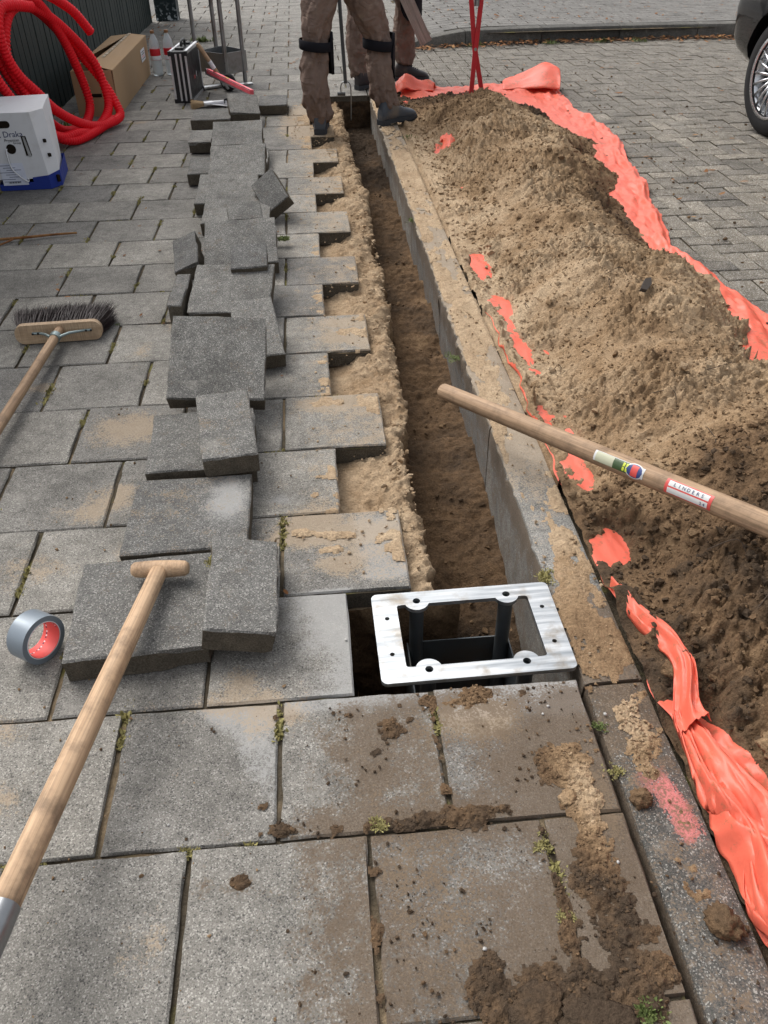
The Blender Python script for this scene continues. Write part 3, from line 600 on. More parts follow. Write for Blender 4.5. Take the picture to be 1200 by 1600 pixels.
def heap_detail(X, Y, t):
    g = ss(.0, .03, t)
    a1, i1 = worley(X * 17, Y * 17, 81); a2, i2 = worley(X * 34 + 5, Y * 34, 82); a3, i3 = worley(X * 68, Y * 68 + 3, 83); a4, i4 = worley(X * 118 + 1, Y * 118, 84)
    he = lambda a, r: np.sqrt(np.clip(1 - (a / r) ** 2, 0, 1))
    rag = fbm(X * 60, Y * 60, 89, 3, .65); big = ss(.45, .62, fbm(X * 6, Y * 6, 90, 3)); k_ = .55 + .75 * ss(1.9, 1.3, Y)
    lump = k_ * (.020 * he(a1 + .35 * (rag - .5), .50) * (i1 > .55) * (.4 + .6 * big) + .012 * he(a2 + .4 * (rag - .5), .55) * (i2 > .35)) + .0085 * he(a3 + .3 * (rag - .5), .60) * (i3 > .25) + .0048 * he(a4, .60) * (i4 > .15)
    loc = .35 + 1.15 * ss(.40, .62, fbm(X * 4.5, Y * 4.5, 93, 3))
    return g * (1.05 * loc * lump - .010 + .020 * (fbm(X * 22, Y * 22, 85, 5, .62) - .5))
def heap_z(X, Y):
    t = heap_thick(X, Y); return tarp_z(X, Y) + t + heap_detail(X, Y, t) - .003
def heap_tone(X, Y):
    t = .31 + .50 * ss(2.15, 1.20, Y + .35 * (fbm(X * 5, Y * 5, 94, 3) - .5)) + .55 * ss(5.6, 6.35, Y - .55 * (1.25 - X)) + .38 * blob(X, Y, heap_r(Y) - .06, Y, .13, 1) * ss(2.9, 3.3, Y) + .55 * (fbm(X * 5, Y * 5, 91, 4, .6) - .5) + .16 * ss(.55, .75, fbm(X * 14, Y * 14, 92, 3))
    t = t - .22 * blob(X, Y, .68, Y, .09, 1) * ss(1.9, 2.4, Y) * (1 - ss(5.2, 5.8, Y)) + .2 * blob(X, Y, .9, 5.9, .25, .5)
    t = t - .18 * blob(X, Y, 1.6, 2.92, .12, .2)
    return np.clip(t, 0, 1)
ny, nx = 330, 260
Yv = np.concatenate([np.linspace(.22, 1.4, 300), np.linspace(1.405, 7.03, 620)]); u = np.concatenate([np.linspace(0, .22, 90), np.linspace(.225, .60, 40), np.linspace(.605, 1, 110)]); U, YY = np.meshgrid(u, Yv)
X = XL(YY) + U * (XR(YY) - XL(YY)); Z = tarp_z(X, YY)
edge = YY - .0
tarp = link('orange_tarp', fmesh('orange_tarp', np.stack([X.ravel(), (YY + .03 * (fbm(X * 5, YY * 0, 65, 3) - .5) * ss(6.6, 7.0, YY)).ravel(), Z.ravel()], 1), gridf(len(Yv), len(u)), True), None, M_TARP)
tag(tarp, 'bright orange plastic tarp spread under the long sand heap', 'tarp')
sol = tarp.modifiers.new('thickness', 'SOLIDIFY'); sol.thickness = .0012
def sheet(name, ctrl, nu, nv, seed, amp, parent):
    """smooth crumpled sheet through a coarse grid of control points"""
    A = np.array(ctrl, float); r, c = A.shape[:2]
    rows = np.array([spline([tuple(p) for p in A[i]], max(2, nu // (c - 1))) for i in range(r)])
    G_ = np.array([spline([tuple(p) for p in rows[:, j]], max(2, nv // (r - 1))) for j in range(rows.shape[1])])
    a, b = G_.shape[:2]; uu, vv = np.meshgrid(np.arange(b) / b, np.arange(a) / a)
    d = amp * 2.4 * (crumple(uu * 3.5, vv * 9, seed) - .45)
    G_[:, :, 2] += d; G_[:, :, 1] += d * .5
    ob = link(name, fmesh(name, G_.reshape(-1, 3), gridf(a, b), True), parent, M_TARP); s = ob.modifiers.new('thickness', 'SOLIDIFY'); s.thickness = .0012; return ob
sheet('folded_corner', [[(1.52, 6.80, .00), (1.56, 6.98, .03), (1.62, 7.10, .01)], [(1.66, 6.76, .005), (1.70, 6.93, .085), (1.78, 7.08, .02)], [(1.80, 6.66, .03), (1.84, 6.88, .155), (1.90, 7.05, .03)], [(1.90, 6.62, .025), (1.945, 6.80, .130), (1.96, 7.0, .02)], [(1.90, 6.58, .02), (1.93, 6.66, .05), (1.93, 6.84, .01)]], 24, 24, 5, .02, tarp)
sheet('crumpled_end', [[(.66, 6.72, .0), (.70, 6.86, .06), (.74, 7.0, .01)], [(.74, 6.70, .05), (.77, 6.84, .12), (.82, 6.98, .02)], [(.84, 6.74, .02), (.88, 6.86, .07), (.92, 6.98, .01)], [(.98, 6.78, .0), (1.0, 6.88, .03), (1.04, 6.98, .0)]], 18, 18, 9, .03, tarp)
sheet('torn_scrap', [[(.76, 4.98, .01), (.80, 5.08, .05), (.80, 5.2, .03)], [(.82, 4.96, .05), (.84, 5.06, .08), (.85, 5.22, .05)], [(.89, 5.0, .03), (.89, 5.10, .05), (.88, 5.2, .04)]], 14, 14, 12, .03, tarp)
sheet('edge_strand', [[(.616, 1.290, 0.016), (.620, 1.290, 0.028), (.626, 1.290, 0.020)], [(.622, 1.235, 0.018), (.630, 1.240, 0.044), (.638, 1.240, 0.028)], [(.634, 1.160, 0.022), (.645, 1.165, 0.056), (.660, 1.170, 0.038)], [(.652, 1.085, 0.028), (.668, 1.090, 0.071), (.684, 1.095, 0.056)], [(.656, 1.020, 0.036), (.676, 1.020, 0.082), (.690, 1.025, 0.071)], [(.640, .965, 0.028), (.662, .965, 0.074), (.680, .970, 0.071)], [(.626, .920, 0.012), (.646, .920, 0.056), (.668, .920, 0.061)], [(.620, .880, 0.004), (.640, .880, 0.056), (.672, .880, 0.066)]], 16, 90, 21, .020, tarp)
sheet('edge_fold', [[(.612, .25, -.012), (.632, .25, .040), (.70, .25, .060)], [(.616, .40, -.010), (.640, .40, .055), (.71, .40, .070)], [(.632, .47, .012), (.645, .47, .035), (.72, .47, .075)], [(.612, .56, -.012), (.632, .56, .065), (.70, .56, .080)], [(.640, .66, .014), (.650, .66, .050), (.70, .66, .072)], [(.617, .74, -.012), (.632, .74, .055), (.69, .74, .062)], [(.622, .84, -.012), (.634, .84, .035), (.665, .84, .042)], [(.628, .92, -.012), (.638, .92, .018), (.655, .92, .018)]], 30, 120, 15, .035, tarp)

Yv = np.concatenate([np.arange(.22, 2.2, .0045), np.arange(2.2, 3.8, .0065), np.arange(3.8, 6.72, .009)]); Xv = np.concatenate([np.arange(.615, 1.2, .0050), np.arange(1.2, 2.0, .0072)])
X, YY = np.meshgrid(Xv, Yv); t = heap_thick(X, YY); Z = tarp_z(X, YY) + t + heap_detail(X, YY, t) - .003
lf, ii = worley(X * 24, YY * 24, 88); Xd = X + .010 * (fbm(X * 40, YY * 40, 86, 3) - .5) * ss(0, .03, t); Yd = YY + .010 * (fbm(X * 40 + 9, YY * 40, 87, 3) - .5) * ss(0, .03, t)
F = gridf(len(Yv), len(Xv)); keep = (t.ravel()[F] > -.014).any(1)
heap = link('sand_heap', fmesh('sand_heap', np.stack([Xd.ravel(), Yd.ravel(), Z.ravel()], 1), F[keep], True, dict(tone=heap_tone(X, YY).ravel())), None, M_SOIL)
tag(heap, 'long crumbly heap of dug-out sand and soil lying on the orange tarp', 'sand heap', kind='stuff')

# clods: lumpy little solids gathered into one mesh
_bm = bmesh.new(); bmesh.ops.create_icosphere(_bm, subdivisions=1, radius=1.0); _bm.verts.index_update()
ICO_V = np.array([v.co[:] for v in _bm.verts]); ICO_F = np.array([[v.index for v in f.verts] for f in _bm.faces]); _bm.free()
_bm = bmesh.new(); bmesh.ops.create_icosphere(_bm, subdivisions=4, radius=1.0); _bm.verts.index_update()
ICO3_V = np.array([v.co[:] for v in _bm.verts]); ICO3_F = np.array([[v.index for v in f.verts] for f in _bm.faces]); _bm.free()
def clods(name, P, size, tone, parent=None, mat=None, flat=.75):
    n = len(P); q = RNG.normal(size=(n, 4)); q /= np.linalg.norm(q, axis=1)[:, None]; a, b, c, d = q.T
    Rm = np.stack([1 - 2 * (c * c + d * d), 2 * (b * c - a * d), 2 * (b * d + a * c), 2 * (b * c + a * d), 1 - 2 * (b * b + d * d), 2 * (c * d - a * b), 2 * (b * d - a * c), 2 * (c * d + a * b), 1 - 2 * (b * b + c * c)], 1).reshape(n, 3, 3)
    base = ICO_V[None] * (1 + RNG.uniform(-.5, .42, (n, len(ICO_V), 1))) * RNG.uniform(.65, 1.25, (n, 1, 3))
    V = np.einsum('nij,nvj->nvi', Rm, base) * size[:, None, None]; V[:, :, 2] *= flat; V += P[:, None, :]
    F = (ICO_F[None] + (np.arange(n) * len(ICO_V))[:, None, None]).reshape(-1, 3)
    me = fmesh(name, V.reshape(-1, 3), F, False, dict(tone=np.repeat(tone, len(ICO_V)))); return link(name, me, parent, mat or M_SOIL)
def scatter_heap(n, smin, smax, p, yr, seed):
    g = np.random.default_rng(seed); y = g.uniform(*yr, n * 3) ; x = g.uniform(.63, 1.95, n * 3)
    ok = heap_thick(x, y) > .006; x = x[ok][:n]; y = y[ok][:n]; s = smin + (smax - smin) * g.uniform(0, 1, len(x)) ** p
    return np.stack([x, y, heap_z(x, y) + s * .35], 1), s, np.clip(heap_tone(x, y) + g.uniform(-.15, .25, len(x)), 0, 1)
Q = [scatter_heap(9000, .0022, .0085, 1.8, (.25, 1.7), 1), scatter_heap(5500, .0018, .006, 2.0, (1.7, 3.2), 5), scatter_heap(5500, .003, .010, 2.4, (3.0, 6.6), 2), scatter_heap(420, .007, .017, 2.0, (.3, 1.7), 3), scatter_heap(150, .009, .020, 2.2, (1.9, 6.6), 4)]
o = clods('soil_crumbs', np.concatenate([q[0] for q in Q]), np.concatenate([q[1] for q in Q]), np.concatenate([q[2] for q in Q]), heap); tag(o, kind='stuff')

# ------------------------------------------------------------------ spilled soil on paving and kerb
def spill(name, x0, x1, y0, y1, d, hf, tf, zf=lambda X, Y: 0 * X, label=None):
    X, Y = np.meshgrid(np.arange(x0, x1, d), np.arange(y0, y1, d)); h = hf(X, Y); F = gridf(*X.shape); keep = (h.ravel()[F] > .0).any(1)
    V = np.stack([(X + .4 * d * (vn(X * 300, Y * 300, 4) - .5)).ravel(), (Y + .4 * d * (vn(X * 300, Y * 300, 5) - .5)).ravel(), (zf(X, Y) + h).ravel()], 1)
    F = F[keep]; used = np.unique(F); mp = np.zeros(len(V), int); mp[used] = np.arange(len(used))
    o = link(name, fmesh(name, V[used], mp[F], True, dict(tone=tf(X, Y).ravel()[used])), None, M_SOIL); tag(o, label, 'soil', kind='stuff'); return o
def nearh(X, Y):
    a3, i3 = worley(X * 70, Y * 70, 101); a2, i2 = worley(X * 34, Y * 34, 102)
    m = .9 * blob(X, Y, .33, .46, .13, .05) + .95 * blob(X, Y, .40, .62, .055, .12, 8) + .75 * blob(X, Y, .42, .80, .04, .10) + .55 * blob(X, Y, .36, .86, .05, .05) + .58 * blob(X, Y, .02, .765, .16, .020) + .62 * blob(X, Y, .10, .98, .09, .05) + .70 * blob(X, Y, .25, 1.025, .13, .03)
    m = m + .60 * blob(X, Y, .06, .862, .035, .02) + .75 * blob(X, Y, -.246, .682, .020, .013) + .8 * blob(X, Y, -.19, .686, .017, .012) + .6 * blob(X, Y, -.10, .772, .03, .015) + .55 * blob(X, Y, .17, .90, .012, .12) + .5 * blob(X, Y, .025, .60, .012, .16) + .55 * blob(X, Y, .325, .62, .012, .14) + .5 * blob(X, Y, .2, .5, .1, .04)
    m = m + .75 * blob(X, Y, .55, .93, .05, .16) + .65 * blob(X, Y, .545, .62, .035, .06) + .55 * blob(X, Y, -.10, 1.02, .05, .03) + .5 * blob(X, Y, .20, .77, .12, .02)
    n = fbm(X * 22, Y * 22, 103, 5, .6)
    a4, i4 = worley(X * 150, Y * 150, 111); n = .5 + 1.7 * (n - .5) + .34 * (fbm(X * 90, Y * 90, 112, 3, .65) - .5)
    h = (m + n - 1.08) * .006; he = lambda a, r: np.sqrt(np.clip(1 - (a / r) ** 2, 0, 1))
    return np.clip(h, -.003, .0014) + ss(0, .0016, h) * (.0038 * he(a3, .55) * (i3 > .62) + .0060 * he(a2, .42) * (i2 > .82) + .0020 * he(a4, .6) * (i4 > .3))
def neart(X, Y): return np.clip(.90 - .68 * blob(X, Y, .42, .80, .05, .11) - .70 * blob(X, Y, .55, .95, .06, .2) - .3 * blob(X, Y, .25, 1.0, .12, .04) - .25 * blob(X, Y, .55, .62, .05, .1) + .35 * (fbm(X * 16, Y * 16, 104, 3) - .5), 0, 1)
spill('spilled_soil', -.30, .606, .36, 1.05, .0026, nearh, neart, lambda X, Y: np.where(X > .485, -.001, .0012), 'trodden dark soil and sand spilled over the nearest tiles and kerb')
def kerbh(X, Y):
    a2, i2 = worley(X * 40, Y * 40, 106); n = fbm(X * 20, Y * 9, 105, 5, .6); e = ss(.487, .50, X) * (1 - ss(.60, .61, X))
    m = (.62 + .12 * np.sin(Y * 3.1) - .30 * blob(X, Y, .55, 2.50, .08, .14) - .35 * blob(X, Y, .56, 1.85, .10, .16) - .3 * blob(X, Y, .6, 2.2, .05, .3)) * ss(1.0, 1.1, Y)
    return (m + n - 1.0) * .022 * e - .002 * (1 - e) + np.where(n > .5, .005 * np.clip(.5 - a2, 0, 1) * (i2 > .5), 0) * e
spill('kerb_sand', .487, .612, 1.02, 6.55, .0052, kerbh, lambda X, Y: np.clip(.12 + .40 * (1 - ss(1.15, 1.6, Y)) + .25 * (fbm(X * 15, Y * 8, 107, 3) - .5), 0, 1), lambda X, Y: 0 * X - .001, 'pale sand trodden along the top of the trench kerb')
def liph(X, Y):
    n = fbm(X * 26, Y * 26, 108, 5, .6); row = np.floor((Y - .752) / .3); edge = np.where(row % 2 == 0, .176, .027)
    m = .42 * blob(X, Y, edge, Y, .09, 1) + .50 * blob(X, Y, .02, 2.2, .12, .05) + .3 * ss(5.0, 5.8, Y) * ss(-.25, .05, X) + .75 * blob(X, Y, -.03, 1.565, .11, .022, -8) + .6 * blob(X, Y, .02, 1.50, .06, .02) + .5 * blob(X, Y, .12, 2.7, .07, .03)
    h = (m + n - 1.0) * .016; return np.where(X < edge - .004, h, -.01)
spill('lip_sand', -.30, .176, 1.36, 6.5, .0055, liph, lambda X, Y: .12 + .3 * (fbm(X * 15, Y * 15, 109, 3) - .4), lambda X, Y: 0 * X + .0015, 'thin patches of tan sand on the tiles beside the trench')
def crumbs_region(n, x0, x1, y0, y1, dens, tonef, smin, smax, z, seed, p=2.6):
    N_ = n * 12; g = np.random.default_rng(seed); x = g.uniform(x0, x1, N_); y = g.uniform(y0, y1, N_); ok = g.uniform(0, 1, N_) < dens(x, y); x = x[ok][:n]; y = y[ok][:n]
    s = smin + (smax - smin) * g.uniform(0, 1, len(x)) ** p; return np.stack([x, y, z + s * .3], 1), s, np.clip(tonef(x, y) + g.uniform(-.2, .2, len(x)), 0, 1)
Q = [crumbs_region(1500, -.30, .60, .36, 1.05, lambda x, y: np.clip(mud_map(x, y) * 1.3 - .30, 0.004, 1) * (.06 + .94 * ss(.50, .66, fbm(x * 11, y * 11, 131, 4, .6))), lambda x, y: neart(x, y) + .1, .0005, .0042, .0007, 11, 5.0),
     crumbs_region(3600, -.30, .60, .37, 1.05, lambda x, y: (nearh(x, y) > .0008) * 1.0, neart, .0007, .0042, .0022, 16, 2.2),
     crumbs_region(900, -.28, .17, 1.36, 6.4, lambda x, y: np.clip(sand_map(x, y) - .25, 0, 1), lambda x, y: .2 + 0 * x, .001, .0055, .0012, 12),
     crumbs_region(700, .49, .61, 1.0, 6.4, lambda x, y: .5 + 0 * x, lambda x, y: .25 + 0 * x, .001, .0055, .002, 13),
     crumbs_region(420, 1.4, 3.2, 2.6, 8.0, lambda x, y: np.clip(.9 - .8 * np.abs(x - heap_r(y) - .25), 0.04, 1), lambda x, y: .8 + 0 * x, .002, .012, ROAD + .002, 14),
     crumbs_region(260, -.8, -.1, .4, 2.4, lambda x, y: .25 + .0 * x, lambda x, y: .6 + 0 * x, .0012, .0045, .0015, 15)]
o = clods('scattered_crumbs', np.concatenate([q[0] for q in Q]), np.concatenate([q[1] for q in Q]), np.concatenate([q[2] for q in Q])); tag(o, 'small loose crumbs of sand and soil scattered over the paving', 'crumbs', kind='stuff')
def tr_scatter(n, seed):
    g = np.random.default_rng(seed); y = g.uniform(1.45, 6.5, n); x = lerp(y, FLO) + g.uniform(-.02, 1, n) * (.47 - lerp(y, FLO)); s = .002 + .008 * g.uniform(0, 1, n) ** 3.2
    P = [np.stack([x, y, lerp(y, FZ) + .012 + s * .2], 1)]; S = [s]; T = [np.clip(.72 + .2 * ss(4, 6, y) + g.uniform(-.2, .2, n), 0, 1)]
    y = g.uniform(1.4, 6.4, n); x = lerp(y, LIP) - g.uniform(0, 1, n) ** 1.6 * .09; s = .002 + .007 * g.uniform(0, 1, n) ** 2.6; P.append(np.stack([x, y, -.026 + .012 * g.uniform(0, 1, n)], 1)); S.append(s); T.append(np.clip(.12 + g.uniform(-.1, .3, n), 0, 1))
    return np.concatenate(P), np.concatenate(S), np.concatenate(T)
o = clods('trench_crumbs', *tr_scatter(900, 21)); tag(o, 'loose lumps of sand on the trench floor and along its lip', 'crumbs', kind='stuff')

def big_clod(c, r, tone, seed, label, sq=.6, sx=1.0, rz=0.0):
    V = ICO3_V.copy(); n = fbm(V[:, 0] * 1.6 + seed, V[:, 1] * 1.6 + V[:, 2] * 1.3, seed, 4, .6); n2, _ = worley(V[:, 0] * 3 + V[:, 2] * 2, V[:, 1] * 3, seed)
    n3, i3_ = worley(V[:, 0] * 6 + V[:, 2] * 3, V[:, 1] * 6 - V[:, 2] * 4, seed + 2); V = V * (0.60 + .75 * n + .30 * (.5 - n2) + .16 * (.5 - n3) + .10 * (fbm(V[:, 0] * 9 + V[:, 2] * 5, V[:, 1] * 9, seed + 5, 3) - .5))[:, None] * r; V[:, 2] *= sq; V[:, 0] *= sx
    V[:, 2] = np.maximum(V[:, 2], -r * .25); c_, s_ = math.cos(rz), math.sin(rz); V = np.stack([V[:, 0] * c_ - V[:, 1] * s_, V[:, 0] * s_ + V[:, 1] * c_, V[:, 2]], 1)
    o = link('soil_clod', fmesh('soil_clod', V, ICO3_F, True, dict(tone=np.full(len(V), tone))), None, M_SOIL); o.location = (c[0], c[1], c[2] + r * .2); tag(o, label, 'soil clod', 'larger clods of soil'); return o
big_clod((.565, .545, 0), .032, .80, 3, 'largest brown soil clod on the bare dark kerb near the tarp', .7, .75, .5)
big_clod((.512, .770, 0), .019, .78, 5, 'dark round clod at the tile edge beside the pink paint', .8)
big_clod((.250, .455, 0), .030, .98, 8, 'flat soil clod with boot tread print at the bottom edge', .22, 1.3, .3)
big_clod((.385, .785, 0), .015, .45, 9, 'small tread-marked clod beside tan sand on nearest tiles', .3, 1.2, .8)
big_clod((.335, .425, 0), .036, 1.05, 12, 'broad smeared dark mud lump left of the green weed', .16, 1.5, -.2)
big_clod((.665, 1.03, .02), .022, .70, 13, 'rounded clod sitting in the orange tarp fold', .8)
big_clod((.76, .80, .07), .030, .55, 14, 'tan clod at the heap edge above the tarp fold', .7, 1.2)

# ------------------------------------------------------------------ loose tiles lifted out and stacked
def loose_tile(label, near, far, wd, edge_yaw, ln=.30, seed=1, roll=0.0, th=.06, sand=0.0, dust=None, name='loose_paving_tile', moss=False):
    n = Vector(near); f = Vector(far); y = (f - n).normalized()
    ex = Vector((math.cos(R_(edge_yaw)), math.sin(R_(edge_yaw)), math.tan(R_(roll)))); z = ex.cross(y).normalized(); x = y.cross(z).normalized()
    c = n + y * ln / 2
    V, F, mi = tile_arrays(wd, ln, th, 23, seed * 11 + 1, .0030, .015, .004)
    at = dict(sand=np.full(len(V), .12 + sand) + .35 * sand * blob(V[:, 0], V[:, 1], -.06, .06, .09, .09), mud=np.full(len(V), .22), dust=np.zeros(len(V)))
    if dust: at['dust'] = dust[4] * blob(V[:, 0], V[:, 1], *dust[:4])
    me = fmesh(name, V, F, True, at, mi); me.set_sharp_from_angle(angle=R_(38))
    o = link(name, me, None, [M_TILE2, M_SIDE]); o.matrix_world = Matrix(((x.x, y.x, z.x, c.x), (x.y, y.y, z.y, c.y), (x.z, y.z, z.z, c.z), (0, 0, 0, 1)))
    tag(o, label, 'paving tile', 'loose tiles lifted from the pavement'); return o
loose_tile('large square grey tile lying under the T-shaped spade grip', (-.408, 1.148, .062), (-.424, 1.447, .061), .296, .5, seed=1)
loose_tile('half tile propped on the large tile right of the spade grip', (-.196, 1.155, .098), (-.200, 1.455, .092), .150, -8, seed=2, roll=-12, moss=True)
loose_tile('square grey tile with pale dusty corner, third from the spade grip', (-.346, 1.458, .066), (-.348, 1.758, .062), .296, .7, seed=3, sand=.16, dust=(.09, .04, .06, .11, .95))
loose_tile('square tile flat on the paving beneath a half tile', (-.336, 1.794, .062), (-.352, 2.094, .062), .292, 1.5, seed=4)
loose_tile('half tile lying on top of another tile near the stack front', (-.251, 1.752, .122), (-.287, 2.050, .146), .146, 6, seed=5, sand=.12)
loose_tile('large tilted tile, highest in the middle of the row of lifted tiles', (-.318, 2.118, .085), (-.304, 2.383, .226), .288, 6, seed=6)
loose_tile('narrow tile end sticking out right behind the highest tilted tile', (-.190, 2.420, .064), (-.236, 2.706, .140), .150, 5, seed=7, sand=.12)
loose_tile('square tile leaning just beyond the highest tilted tile', (-.327, 2.772, .064), (-.303, 3.064, .132), .298, -3, seed=8)
loose_tile('short pale block lying across two leaning tiles', (-.250, 3.000, .140), (-.252, 3.135, .185), .140, -4, ln=.14, seed=9, th=.045)
loose_tile('square leaning tile with green weed at its far right corner', (-.299, 3.238, .062), (-.307, 3.524, .152), .300, -3, seed=10)
loose_tile('small pale block on the far edge of the weed-side tile', (-.287, 3.585, .132), (-.303, 3.720, .165), .150, 6, ln=.14, seed=11, th=.045)
loose_tile('tile mostly hidden behind the leaning tile beside the weed', (-.351, 3.765, .062), (-.349, 4.062, .078), .315, 1, seed=12)
loose_tile('wide flat tile with dark left corner near the tilted half tile', (-.418, 4.045, .064), (-.404, 4.337, .118), .296, -3, seed=13)
loose_tile('square tile second from the far end of the lifted row', (-.375, 4.352, .102), (-.366, 4.644, .186), .292, -7, seed=15)
loose_tile('square tile at the far end of the lifted row', (-.402, 4.980, .102), (-.404, 5.270, .166), .292, -2, seed=16)
loose_tile('supporting tile under the far end of the lifted row', (-.37, 4.74, .062), (-.37, 5.04, .066), .29, -4, seed=17)
loose_tile('half tile left of the farthest tile in the lifted row', (-.640, 5.206, .068), (-.642, 5.503, .070), .140, -5, seed=18)
loose_tile('narrow half tile left of the second farthest lifted tile', (-.588, 4.560, .066), (-.598, 4.858, .070), .120, 2, seed=19)
loose_tile('broken half tile balanced on its corner right of the row', (-.160, 3.925, .080), (-.240, 4.115, .165), .130, -52, ln=.215, seed=20, roll=-10)
loose_tile('half tile standing on edge left of the weed-side tile', (-.520, 3.245, .060), (-.555, 3.535, .085), .110, -10, seed=21, roll=18)
loose_tile('narrow tile on edge, left of the tile beyond the highest one', (-.512, 2.775, .100), (-.505, 3.060, .100), .055, 0, ln=.29, seed=22, th=.11)
loose_tile('broken half tile tipped up beside the spirit level', (-.395, 5.86, .085), (-.420, 6.09, .160), .200, -22, ln=.24, seed=23, roll=-14)
loose_tile('lifted tile right of the tipped tile beside the spirit level', (-.225, 6.18, .066), (-.225, 6.48, .070), .20, -2, seed=24)
loose_tile('lifted tile lying flat on the paving below the tool case', (-.62, 5.80, .066), (-.62, 6.10, .068), .26, 0, seed=25)
k = NT('wet_mark', 0.9)

# ------------------------------------------------------------------ steel mounting frame in the pit
frame = empty('mounting_frame', (.2805, 1.197, 0)); tag(frame, 'galvanised steel mounting frame with four posts set in the pit', 'mounting frame')
def arc(cx, cy, r, a0, a1, n=8): return [(cx + r * math.cos(R_(a0 + (a1 - a0) * i / n)), cy + r * math.sin(R_(a0 + (a1 - a0) * i / n))) for i in range(n + 1)]
def rrect(hx, hy, r): return arc(hx - r, hy - r, r, 0, 90) + arc(-hx + r, hy - r, r, 90, 180) + arc(-hx + r, -hy + r, r, 180, 270) + arc(hx - r, -hy + r, r, 270, 360)
HX, HY = .102, .100
def quarter():
    q = [(.148, 0.0)] + arc(.142, .084, .006, 0, 90, 4)
    q += [(.136, .0905)] + arc(HX, HY, .028, -20, -160, 14) + [(.066, .0905), (0, .0905)]
    return q
qd = quarter(); inner = qd + [(-x, y) for x, y in qd[::-1]][1:] ; inner = inner + [(x, -y) for x, y in inner[::-1]][1:-1]
cu = bpy.data.curves.new('top_plate', 'CURVE'); cu.dimensions = '2D'; cu.fill_mode = 'BOTH'; cu.extrude = .005
for poly in [rrect(.2025, .1295, .014), inner] + [arc(sx * HX, sy * HY, .0085, 0, 345, 23) for sx in (-1, 1) for sy in (-1, 1)] + [arc(sx * .173, sy * .052, .0052, 0, 337.5, 15) for sx in (-1, 1) for sy in (-1, 1)]:
    sp = cu.splines.new('POLY'); sp.points.add(len(poly) - 1); sp.use_cyclic_u = True
    for pt, (x, y) in zip(sp.points, poly): pt.co = (x, y, 0, 1)
t = bpy.data.objects.new('tmp', cu); COL.objects.link(t); me = bpy.data.meshes.new_from_object(t.evaluated_get(bpy.context.evaluated_depsgraph_get())); bpy.data.objects.remove(t)
me.name = 'top_plate'; me.materials.clear()
top = link('top_plate', me, frame, M_GALV); top.location = (0, 0, .004); top.rotation_euler = (0, 0, R_(.6))
for sx in (-1, 1):
    for sy in (-1, 1):
        m = MB(); ring = [(.0135, 0), (.0165, 0), (.0165, -.36), (.0135, -.36)]
        n = 20; V = []; F = []
        for r, z in [(.0100, -.001), (.0165, -.001), (.0165, -.38), (.0100, -.38)]:
            for j in range(n): a = 2 * math.pi * j / n; V.append((r * math.cos(a), r * math.sin(a), z))
        for i in range(4):
            for j in range(n): F.append((i * n + j, ((i + 1) % 4) * n + j, ((i + 1) % 4) * n + (j + 1) % n, i * n + (j + 1) % n))
        m.add(V, F); o = m.build('post', M_POST, frame, angle=40); o.location = (sx * HX, sy * HY, -.001)
for (c, d) in [((0, .1185, -.235), (.200, .003, .18)), ((0, -.1185, -.235), (.200, .003, .18)), ((-.1205, 0, -.235), (.003, .234, .18)), ((.1205, 0, -.235), (.003, .234, .18))]:
    MB().box(c, d).build('side_panel', M_POST, frame)

# ------------------------------------------------------------------ long tools
def rod_between(m, a, b, r0, r1, n=20, k=10, bulge=0.0, mi=0):
    a = np.array(a); b = np.array(b); pts = [tuple(a + (b - a) * t) for t in np.linspace(0, 1, k)]
    m.tube(pts, [r0 + (r1 - r0) * t + bulge * math.sin(math.pi * t) for t in np.linspace(0, 1, k)], n, mi); return m
def local(name, a, b):
    """empty at a with its local Z running towards b"""
    d = Vector(b) - Vector(a); q = d.to_track_quat('Z', 'Y'); e = empty(name, a); e.rotation_mode = 'QUATERNION'; e.rotation_quaternion = q; return e, d.length
# spade with T grip, near left
a = (-.385, 1.355, .094); b = (-.497, .592, .150)
sp, L = local('garden_spade', a, b); tag(sp, 'pale ash spade with T-shaped grip lying over the stacked tiles', 'spade')
pts = [(0, 0, z) for z in np.linspace(.0, L, 30)]
MB().tube(pts, [.0185 + .0035 * min(1, z[2] / .5) for z in pts], 20).build('handle', M_ASH, sp, True)
gp = MB(); k_ = 19; gx = np.linspace(-.062, .062, k_)
wd = Vector((1, -.05, .0)).normalized(); lo = (sp.rotation_quaternion.inverted() @ wd)
gp.tube([tuple(lo * float(x) + Vector((0, 0, -.012))) for x in gx], [.0195 - .0035 * (abs(x) / .062) ** 2 - (.004 if abs(x) > .058 else 0) for x in gx], 18)
gp.build('grip', M_ASH, sp, True, angle=60)
sk = MB(); sk.tube([(0, 0, L - .012), (0, 0, L + .02), (0, 0, L + .14)], [.0235, .0245, .026], 18); sk.build('socket', M_STEEL, sp, True, angle=50)
for z in (L + .01, L + .06):
    for s in (-1, 1): MB().lathe([(.0045, 0), (.0045, .003), (.001, .004)], (0, s * .0245, z), 10, axis=(0, s, 0)).build('rivet', M_STEEL, sp)
bl = MB(); bl.box((-.03, 0, L + .25), (.17, .006, .26), bev=.002); bl.build('blade', M_STEEL, sp)
